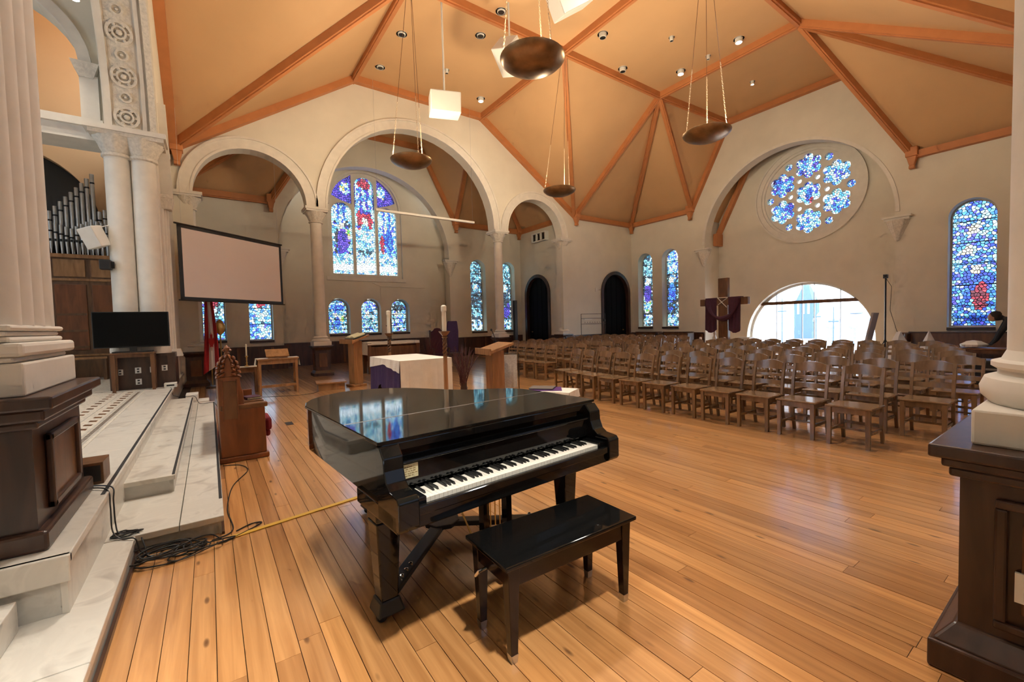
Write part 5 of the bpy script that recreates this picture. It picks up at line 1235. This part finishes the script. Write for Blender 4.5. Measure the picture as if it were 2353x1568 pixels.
# ---- chancel things
tvs = table('television_table', 'plain wooden table carrying the television on the platform', -1.18, 10.72, .66, .36, .72, BROWNW, leg=.035, apron=.06); tvs.location.z = .43
tv = thing('television', 'large black flat television on the wooden table', 'television', (-1.18, 10.72, 1.152), math.radians(-4))
MB().box(-.55, .55, -.02, .04, .09, .76).build('frame', BLACKM, tv, bevel=.006); MB().box(-.535, .535, -.024, -.018, .11, .745).build('screen', TVM, tv)
MB().box(-.05, .05, -.02, .03, .02, .10).build('neck', BLACKM, tv); MB().box(-.28, .28, -.13, .13, 0, .02).build('foot', BLACKM, tv)
pb = thing('socket_panel', 'dark board with white wall sockets under the television table', 'panel', (-1.15, 10.915, .43))
MB().box(-.30, .45, 0, .012, .0, .62).build('board', DARKW, pb)
for x, z in ((-.26, .34), (0.0, .36), (.22, .36), (0.0, .14), (.40, .38)):
    s_ = MB().box(x - .045, x + .045, -.012, 0, z - .055, z + .055).build('socket_plate', WHITEP, pb)
    for dz in (-.025, .025): MB().box(x - .018, x + .018, -.015, -.011, z + dz - .014, z + dz + .014).build('outlet', BLACKM, s_)
wbx2 = thing('white_box', 'small white device on the platform edge near the television', 'box', (-.66, 10.75, .43)); MB().box(-.1, .1, -.09, .09, 0, .09).build('case', WHITEP, wbx2, bevel=.01); MB().box(-.06, .06, -.092, -.088, .03, .06).build('slot', BLACKM, wbx2)
sg = thing('wedge_step', 'white wedge block at the end of the marble steps', 'block', (-.18, 10.65, 0)); MB().box(-.25, .12, -.2, .2, 0, .14).build('wedge', WHITEP, sg, bevel=.01); MB().box(-.25, -.05, -.2, .2, .14, .28).build('upper_wedge', WHITEP, sg, bevel=.01)
# organ
og = thing('pipe_organ', 'pipe organ with silver pipes above a carved wooden case in the chancel', 'organ', (0, 14.55, .43))
MB().box(-5.2, -1.8, .05, .7, 0, 2.95).build('case', BROWNW, og)
for z0, z1, e in ((2.38, 2.44, .05), (2.93, 3.02, .08), (.55, .60, .06)): MB().box(-5.2, -1.78, .05 - e, .1, z0, z1).build('case_rail', HONEY, og, bevel=.01)
for k, x in enumerate((-4.9, -4.25, -3.6, -2.95, -2.3)):
    MB().box(x, x + .55, .02, .06, .70, 2.30).build('case_panel', PEWW, og, bevel=.01)
    MB().box(x, x + .55, .02, .06, 2.48, 2.90).build('frieze_panel', HONEY, og, bevel=.01)
    for q in range(3): MB().box(x + .02, x + .53, .0, .03, .75 + q * .4, .80 + q * .4).build('panel_rail', BROWNW, og)
MB().box(-1.95, -1.8, -.02, .1, .6, 2.4).build('case_post', PEWW, og)
pm = {}
def pipe(x, y, z0, z1, r):
    o = MB().lathe([(.012, z0), (r * .9, z0 + .25), (r, z0 + .30), (r, z1 - .22), (r, z1)], (x, y, 0), 14).build('organ_pipe', PIPE, og, smooth=True)
    MB().lathe([(r * 1.06, z1 - .24), (r * 1.06, z1 - .20)], (x, y, 0), 14).build('tuning_collar', LEAD, o)
    MB().box(x - r * .6, x + r * .6, y - r - .004, y - r + .004, z0 + .30, z0 + .36).build('pipe_mouth', LEAD, o)
for k in range(22):
    x = -2.02 - k * .098
    h = 4.2 if k == 0 else 4.15 if k == 1 else 5.06 - (k - 2) * .125
    pipe(x, .28, 3.02, max(3.5, h), .042)
for k in range(24): pipe(-1.98 - k * .09, .12, 3.02, 3.95 - .05 * abs((k % 8) - 3) - .015 * k, .036)
obx = thing('organ_bench', 'wooden organ bench in front of the organ case', 'bench', (-2.6, 14.0, .43)); MB().box(-.6, .6, -.16, .16, .5, .55).build('seat', HONEY, obx)
for s in (-1, 1): MB().box(s * .55 - .03, s * .55 + .03, -.15, .15, 0, .5).build('bench_side', BROWNW, obx)
# speakers on the pier
ps = thing('wall_speaker', 'tilted cream loudspeaker bracketed to the far chancel pier', 'speaker', (-1.66, 10.98, 3.30)); ps.rotation_euler = (.25, -.28, -.5)
MB().box(-.13, .13, -.12, .14, -.19, .19).build('cabinet', WHITEP, ps, bevel=.012); MB().box(-.12, .12, -.128, -.12, -.18, .18).build('grille', STONE, ps)
MB().tube([(.10, .14, .16), (.24, .20, .16), (.24, .20, -.1), (.10, .14, -.14)], .012, 6).build('bracket', WHITEP, ps)
pk = thing('wall_speaker', 'small black speaker box on the far chancel pier', 'speaker', (-1.52, 10.93, 2.80)); MB().box(-.08, .08, -.07, .10, -.09, .09).build('cabinet', BLACKM, pk, bevel=.01); MB().box(-.07, .07, -.075, -.07, -.08, .08).build('grille', LEAD, pk)
MB().box(.06, .12, .0, .04, -.06, .06).build('mount', LEAD, pk)
sl_ = thing('spotlight', 'bright spotlight clamped high on the chancel arch', 'lamp', (-1.62, 10.4, 7.35)); MB().lathe([(.05, -.1), (.07, 0), (.07, .12)], n=14).build('housing', WHITEP, sl_); MB().lathe([(.06, -.11), (.0, -.105)], n=14, cap=False).build('lamp_face', LAMPON, sl_)
light('organ_fill_light', 'POINT', (-2.6, 13.0, 8.2), 14, (1, .9, .75), shadow_soft_size=.1)  # added fill for the organ wall, no lamp stands here
light('spot_beam', 'SPOT', (-1.62, 10.4, 7.2), 90, (1, .9, .75), (0, .35, 0), spot_size=1.6, spot_blend=.8, shadow_soft_size=.06)
# projection screen
scn = thing('projection_screen', 'white projection screen with black border hanging before the left arch', 'screen', (-.49, 12.35, 0), math.radians(90 - 51.4))
W_, Z0, Z1 = 2.95, 2.25, 3.97
MB().box(0, W_, -.006, .006, Z0 + .03, Z1 - .03).build('screen_fabric', SCREENM, scn)
for a in ((0, W_, Z1 - .075, Z1), (0, W_, Z0, Z0 + .07), (0, .085, Z0, Z1), (W_ - .07, W_, Z0, Z1)): MB().box(a[0], a[1], -.010, .010, a[2], a[3]).build('border', BLACKM, scn)
MB().tube([(-.06, 0, Z1 + .01), (W_ + .04, 0, Z1 + .01)], .022, 8).build('top_roller', BLACKM, scn, smooth=True); MB().tube([(-.04, 0, Z0 - .01), (W_ + .06, 0, Z0 - .01)], .016, 8).build('bottom_bar', BLACKM, scn, smooth=True)
for x in (.1, W_ - .1): MB().tube([(x, 0, Z1), (x, 0, Z1 + 2.6)], .003, 5).build('hanging_wire', STEEL, scn)
# flag
fg = thing('flag', 'red and white maple leaf flag hanging on a pole by the arcade', 'flag', (.02, 13.9, 0))
MB().lathe([(.16, 0), (.14, .05), (.03, .08)], n=16).build('base', DARKW, fg); MB().tube([(0, 0, .05), (0, 0, 2.5)], .014, 8).build('pole', BRASS, fg)
MB().lathe([(0, 2.48), (.03, 2.53), (.02, 2.58), (0, 2.66)], n=8, cap=False).build('finial', BRASS, fg)
def fold(u0, u1, mat, nm):
    v = []; f = []
    for i in range(9):
        u = u0 + (u1 - u0) * i / 8
        for j in range(12):
            h = j / 11; ang = u * 15; x = (-.19 + .36 * u) * (.35 + .65 * h ** .6); y = -.03 - .045 * math.sin(ang) * (.4 + .6 * h)
            v.append((x + .02 * math.sin(h * 3), y - .02, 2.42 - (1.92 - .25 * (u - .5)) * h))
    for i in range(8):
        for j in range(11): f.append((i*12+j, i*12+j+1, i*12+12+j+1, i*12+12+j))
    k = len(v); v += [(a, b + .006, c) for a, b, c in v]; f += [tuple(a + k for a in q) for q in f]
    return MB().add(v, f).build(nm, mat, fg, smooth=True)
fold(0, .34, RED, 'red_band'); wf = fold(.34, .72, FLAGW, 'white_band'); fold(.72, 1.0, RED, 'red_band')
mlf = [(0, .5), (.09, .33), (.2, .38), (.16, .1), (.3, .22), (.34, .14), (.48, .16), (.42, 0), (.48, -.05), (.24, -.24), (.27, -.33), (.03, -.29), (.03, -.5)]
mlf = mlf + [(-a, b) for a, b in mlf[::-1][:-1]]
ml = MB().panel([(a * .14 + .02, b * .5 + 1.25) for a, b in mlf], [], yplane(-.115), 0, .004).build('maple_leaf', RED, wf)
eg = thing('brass_ornament', 'shiny brass emblem on a stand beside the flag', 'ornament', (.25, 14.25, 0)); MB().tube([(0, 0, 0), (0, 0, 1.5)], .018, 8).build('stand', BRASS, eg); MB().lathe([(0, 1.38), (.1, 1.48), (.13, 1.62), (.08, 1.76), (0, 1.84)], n=14, cap=False, sy=.5).build('emblem', BRASS, eg, smooth=True); MB().lathe([(.15, 0), (.03, .05)], n=14).build('base', BRASS, eg)
# box by the near pedestal and cables
pbx = thing('floor_box', 'small brown wooden box beside the near chancel pedestal', 'box', (-.735, 4.32, .43)); MB().box(-.09, .07, -.12, .12, 0, .155).build('body', BROWNW, pbx, bevel=.004); MB().box(-.075, .055, -.124, -.12, .02, .135).build('dark_front', BLACKM, pbx)
cc = thing('cable_coil', 'tangled coil of black cable on the floor by the marble steps', 'cable', (-.24, 3.66, 0)); rr = random.Random(12)
for k in range(15):
    if k < 12: cx_, cy_, a, b, th, z = rr.uniform(-.14, .17), rr.uniform(-.06, .06), rr.uniform(.10, .21), rr.uniform(.05, .11), rr.uniform(-.2, .6), .006 + k * .0045
    else: cx_, cy_, a, b, th, z = -.27 + rr.uniform(-.02, .02), .19 + rr.uniform(-.03, .02), rr.uniform(.05, .08), rr.uniform(.035, .055), rr.uniform(-.3, .3), .147 + (k - 12) * .005
    pts = [(cx_ + a * math.cos(t) * math.cos(th) - b * math.sin(t) * math.sin(th) + .012 * math.sin(3 * t + k), cy_ + a * math.cos(t) * math.sin(th) + b * math.sin(t) * math.cos(th) + .01 * math.cos(2 * t + k), z + (.008 * math.sin(2 * t + k) if k < 12 else 0)) for t in [2 * PI * i / 26 for i in range(26)]]
    MB().tube(pts, .0045, 6, closed=True).build('cable_loop', CABLE, cc, smooth=True)
def cable(label, pts, r=.0045):
    P = [Vector(p) for p in pts]; out = []
    for i in range(len(P) - 1):
        p0, p1, p2, p3 = P[max(0, i-1)], P[i], P[i+1], P[min(len(P)-1, i+2)]
        for k in range(8):
            t = k / 8; out.append(.5 * ((2*p1) + (-p0 + p2) * t + (2*p0 - 5*p1 + 4*p2 - p3) * t*t + (-p0 + 3*p1 - 3*p2 + p3) * t**3))
    out.append(P[-1]); o = MB().tube(out, r, 6).build('cable', CABLE, None, smooth=True); tag(o, label, 'cable'); return o
cable('black cable dropping over the platform edge to the coil', [(-.74, 4.16, .437), (-.60, 4.02, .44), (-.585, 3.95, .36), (-.575, 3.9, .22), (-.55, 3.86, .155), (-.46, 3.84, .148), (-.42, 3.76, .08), (-.40, 3.70, .012)])
cable('second black cable running from the pedestal over the platform edge', [(-.76, 4.12, .436), (-.62, 3.98, .44), (-.595, 3.9, .34), (-.58, 3.82, .2), (-.53, 3.77, .148), (-.46, 3.72, .15), (-.43, 3.70, .06), (-.36, 3.66, .012)])
cable('thin black cable looping along the floor below the carved bench', [(-.05, 3.72, .006), (.08, 3.82, .006), (.06, 4.3, .006), (.12, 4.9, .006), (.27, 5.35, .006), (.22, 5.62, .006), (.06, 5.72, .006)])
cable('black cable on the boards leading to the yellow tape', [(-.02, 3.66, .006), (.0, 3.64, .006), (.06, 3.66, .006), (.2, 3.76, .006), (.27, 3.83, .006), (.2, 3.85, .006), (.1, 3.78, .006)])
cable('cable on the far floor between step box and side table', [(2.1, 11.1, .006), (1.9, 10.8, .006), (1.5, 10.75, .006), (1.0, 11.0, .006), (.5, 11.2, .006)])
cable('cable trailing from the television onto the marble steps', [(-.66, 10.6, .436), (-.62, 10.28, .44), (-.585, 10.1, .33), (-.4, 10.02, .30), (-.27, 10.0, .29), (-.2, 9.99, .15), (.0, 9.97, .15), (.055, 9.96, .08), (.08, 9.9, .006)])
yt = MB().beam((.05, 3.69, .004), (1.1, 3.87, .004), .045, .006).build('tape_strip', YELLOW); tag(yt, 'yellow tape strip running along the floor under the piano', 'tape')
dtl = MB().box(.93, 1.03, 7.5, 7.75, .0005, .003).build('floor_plate', LEAD); tag(dtl, 'small dark metal plate set in the floor by the carved bench', 'plate')
# rack, black speaker column, vent, thermostat
rk = thing('garment_rack', 'black wire rack in front of the arcade by the arched door', 'rack', (14.6, 14.1, 0))
for x in (-.78, .55, .8): MB().tube([(x, 0, 0), (x, 0, 1.86)], .012, 6).build('post', BLACKM, rk)
for z in (1.86, 1.66, 1.4, .3): MB().tube([(-.78, 0, z), (.8, 0, z)], .01, 6).build('rail', BLACKM, rk)
for k in range(7): MB().tube([(-.6 + k * .16, 0, 1.4), (-.54 + k * .16, 0, 1.5), (-.48 + k * .16, 0, 1.4)], .005, 5).build('scroll', BLACKM, rk)
MB().box(-.6, -.1, -.02, .02, 1.60, 1.64).build('white_strip', WHITEP, rk); MB().lathe([(.07, 1.5), (.05, 1.62)], (.72, 0, 0), 10).build('cap', BLACKM, rk)
bsx = thing('column_speaker', 'slim black column loudspeaker beside the second arcade column', 'speaker', (10.28, 14.3, 0)); MB().box(-.07, .07, -.07, .07, .3, 2.45).build('cabinet', BLACKM, bsx, bevel=.01); MB().lathe([(.18, 0), (.18, .02), (.03, .05), (.03, .32)], n=14).build('stand', BLACKM, bsx)
vt = thing('wall_vent', 'square white ventilation box with dark slots on the aisle wall', 'vent', (13.78, 16.75, 5.78))
MB().panel([(-.55, -.22), (.55, -.22), (.55, .22), (-.55, .22)], [[(-.5, -.17), (-.19, -.17), (-.19, .17), (-.5, .17)], [(-.15, -.17), (.15, -.17), (.15, .17), (-.15, .17)], [(.19, -.17), (.5, -.17), (.5, .17), (.19, .17)]], lambda a, b, w_: (w_, a, b), -.22, 0).build('frame', WHITEP, vt)
MB().box(-.03, -.01, -.52, .52, -.2, .2).build('dark_back', BLACKM, vt)
for k in (-.34, 0, .34):
    for q in (-.08, .06): MB().box(-.18, -.06, k + q, k + q + .015, -.17, .17).build('blade', STEEL, vt)
th = MB().box(15.3, 15.42, YN - .03, YN, 2.95, 3.12).build('wall_thermostat', STONE); tag(th, 'small box on the wall left of the arched door', 'thermostat')
pp = thing('wall_conduit', 'thin painted pipe running below the big window', 'pipe', (0, 0, 0)); MB().tube([(6.1, YT2 - .02, 3.5), (6.5, YT2 - .02, 3.35), (8.6, YT2 - .02, 3.33)], .015, 5).build('pipe', PLASTER, pp); MB().tube([(6.45, YT2 - .02, 3.35), (6.45, YT2 - .02, 2.7)], .015, 5).build('pipe_drop', PLASTER, pp)

# ---- hanging lamps, speakers, downlights
BOWL = 340.
def bowl_lamp(x, y, ax, ay, label, power):
    z = 5.42; t = thing('bowl_lamp', label, 'lamp', (x, y, z), group='hanging bronze bowl lamps')
    MB().lathe([(0, -.14), (.15, -.135), (.30, -.105), (.42, -.05), (.475, .0), (.485, .03), (.47, .04), (.455, .01), (.40, -.04), (.28, -.09), (0, -.12)], n=40, cap=False).build('bowl', BRONZE, t, smooth=True)
    for k in range(3):
        a = k * 2 * PI / 3 + .5; p = Vector((.44 * math.cos(a), .44 * math.sin(a), .03)); q = Vector((ax - x + .05 * math.cos(a), ay - y + .05 * math.sin(a), FL - .15 - z))
        mid = p.lerp(q, .33); MB().tube([mid, q], .006, 5).build('hanging_cord', BROWNW, t)
        n = 26; mb = MB()
        for i in range(n):
            c = p.lerp(mid, (i + .5) / n); d = (mid - p) / n * .72
            s = Vector((.012, 0, 0)) if i % 2 else Vector((0, .012, 0))
            mb.tube([c - d, c - d * .3 + s, c + d * .3 + s, c + d, c + d * .3 - s, c - d * .3 - s], .0035, 4, closed=True)
        mb.build('chain', plain('pale_chain', (.55, .42, .28), .4, metal=.6) if 'pale_chain' not in bpy.data.materials else bpy.data.materials['pale_chain'], t)
    MB().lathe([(.07, -.10), (.09, -.04), (.0, 0.0)], n=14, cap=False).build('lamp_bulb', BULB if power else WHITEP, t)
    if power: light('bowl_uplight', 'POINT', (x, y, z + .07), power, WARM, shadow_soft_size=.12)
bowl_lamp(4.12, 5.12, XA, YA, 'bronze bowl lamp hanging nearest above the piano, largest of four', BOWL)
bowl_lamp(4.10, 9.76, XA, YB, 'bronze bowl lamp hanging in front of the large arch window', BOWL)
bowl_lamp(8.72, 9.70, XB, YB, 'small-looking bronze bowl lamp hanging lowest beside the smaller arch', BOWL * 1.2)
bowl_lamp(8.82, 5.13, XB, YA, 'bronze bowl lamp hanging left of the rose window', BOWL * 1.2)
def hung_speaker(x, y, z, rot, label, w_=.75, h=.5, d=.55, px=0, py=0):
    t = thing('hanging_speaker', label, 'speaker', (x, y, z), group='white loudspeakers hung from the ceiling')
    c = MB().box(-w_/2, w_/2, -d/2, d/2, -h/2, h/2).build('cabinet', WHITEP, t, bevel=.02); c.rotation_euler = rot
    g = MB().box(-w_/2 + .03, w_/2 - .03, -d/2 - .012, -d/2, -h/2 + .03, h/2 - .03).build('grille', plain('speaker_grille', (.72, .70, .64), .7) if 'speaker_grille' not in bpy.data.materials else bpy.data.materials['speaker_grille'], c)
    MB().tube([(px, py, h * .4), (px, py, FL - z)], .025, 8).build('drop_pole', WHITEP, t)
    MB().box(-.12 + px, .12 + px, -.06 + py, .06 + py, h/2 - .02, h/2 + .05).build('yoke', BLACKM, t)
hung_speaker(5.10, 9.9, 7.05, (.12, 0, -.35), 'white box loudspeaker hanging in front of the large arch')
hung_speaker(6.62, 9.15, 8.35, (.35, .55, .5), 'white loudspeaker partly hidden behind the nearest bronze bowl')
hung_speaker(6.55, 6.85, 8.35, (.35, -.5, -.5), 'white loudspeaker cut off by the top edge of the picture')
br = thing('hanging_bar', 'long pale bar hanging on wires before the large arch', 'bar', (0, YN - .25, 5.42))
MB().beam((4.72, 0, 0), (8.5, 0, 0), .09, .08).build('bar', WHITEP, br, bevel=.01)
for x in (4.78, 8.44): MB().tube([(x, 0, 0), (x, 0, FL - 5.42)], .004, 5).build('wire', STEEL, br)
def downlight(x, y, label, state, power=0., big=1., tilt=(0, 0), cone=1.7):
    t = thing('ceiling_spotlight', label, 'spotlight', (x, y, FL), group='recessed ceiling spotlights')
    MB().lathe([(.15 * big, -.012), (.15 * big, 0), (.11 * big, 0), (.105 * big, -.012)], n=24, cap=False).build('trim_ring', WHITEP, t, smooth=True)
    k = 1. if (state or 'white' in label or 'small' in label) else .25
    hd = MB().lathe([(.10 * big, 0), (.105 * big, -.05 * k), (.095 * big, -.11 * k), (.085 * big, -.115 * k)], n=20, cap=False).build('head', WHITEP, t, smooth=True); hd.rotation_euler = (tilt[0], tilt[1], 0)
    MB().lathe([(.09 * big, -.10 * k), (0, -.10 * k)], n=20, cap=False).build('lamp_face', LAMPON if state else BLACKM, hd)
    if power: light('spot_beam', 'SPOT', (x, y, FL - .16), power, (1., .94, .84), (tilt[0], tilt[1], 0), spot_size=cone, spot_blend=.9, shadow_soft_size=.28)
SPT = 780.
for x, y, l, s_, p in ((4.78, 11.75, 'ceiling spotlight with black lens nearest the left rib', 0, 0), (6.63, 9.5, 'ceiling spotlight with black lens at the top edge above the bowl', 0, 0), (6.66, 10.6, 'black-centred ceiling spotlight between the two hanging cords', 0, 0),
                       (4.78, 13.6, 'ceiling spotlight near the wall top left of the hanging cords', 0, 0), (8.42, 13.5, 'lit ceiling spotlight right of the hanging white speaker', 1, 60.), (6.6, 12.6, 'small dark ceiling hole beside the speaker pole', 0, 0),
                       (9.55, 8.65, 'white tilted spotlight just right of the nearest bowl', 0, 0), (11.35, 9.45, 'white cone spotlight below the crossing rib', 0, 0), (13.1, 8.5, 'bright lit spotlight left of the cords of the rear bowl', 1, 380.),
                       (13.1, 6.6, 'brightest lit spotlight near the upper rib on the right', 1, 380.), (11.35, 7.65, 'small pale spotlight high between the ribs', 0, 0), (13.1, 7.55, 'small pale spotlight between the two bright ones', 0, 0), (15.8, 7.5, 'small lit spotlight above the rose window', 1, 60.),
                       (6.6, 5.6, 'lit ceiling spotlight above the piano outside the frame', 1, 950.), (4.78, 3.2, 'lit ceiling spotlight by the south arm outside the frame', 1, 170.), (8.45, 3.2, 'lit ceiling spotlight above the chairs outside the frame', 1, 230.), (6.6, 2.0, 'lit ceiling spotlight near the south arcade outside the frame', 1, 130.), (2.0, 7.5, 'lit ceiling spotlight over the chancel side outside the frame', 1, 900.)):
    downlight(x, y, l, s_, p, .55 if 'small' in l else 1.)
downlight(2.0, 6.0, 'added ceiling spotlight brightening the steps and floor, outside the frame', 1, 1000., 1., (-.348, .177))  # unseen lamp added to brighten the steps and left floor
downlight(1.1, -1.6, 'added fill spotlight behind the camera, outside the frame', 1, 3800., 1., (.37, .135), .62)  # added fill from behind the camera to lift the left floor
downlight(6.6, 7.5, 'lit ceiling spotlight in the middle of the crossing outside the frame', 1, 520., 1., (-.02, -.02), 1.0)
downlight(-3.6, 8.5, 'added chancel spotlight brightening the far pier, outside the frame', 1, 600.)  # unseen lamp added so the far pier reads brighter
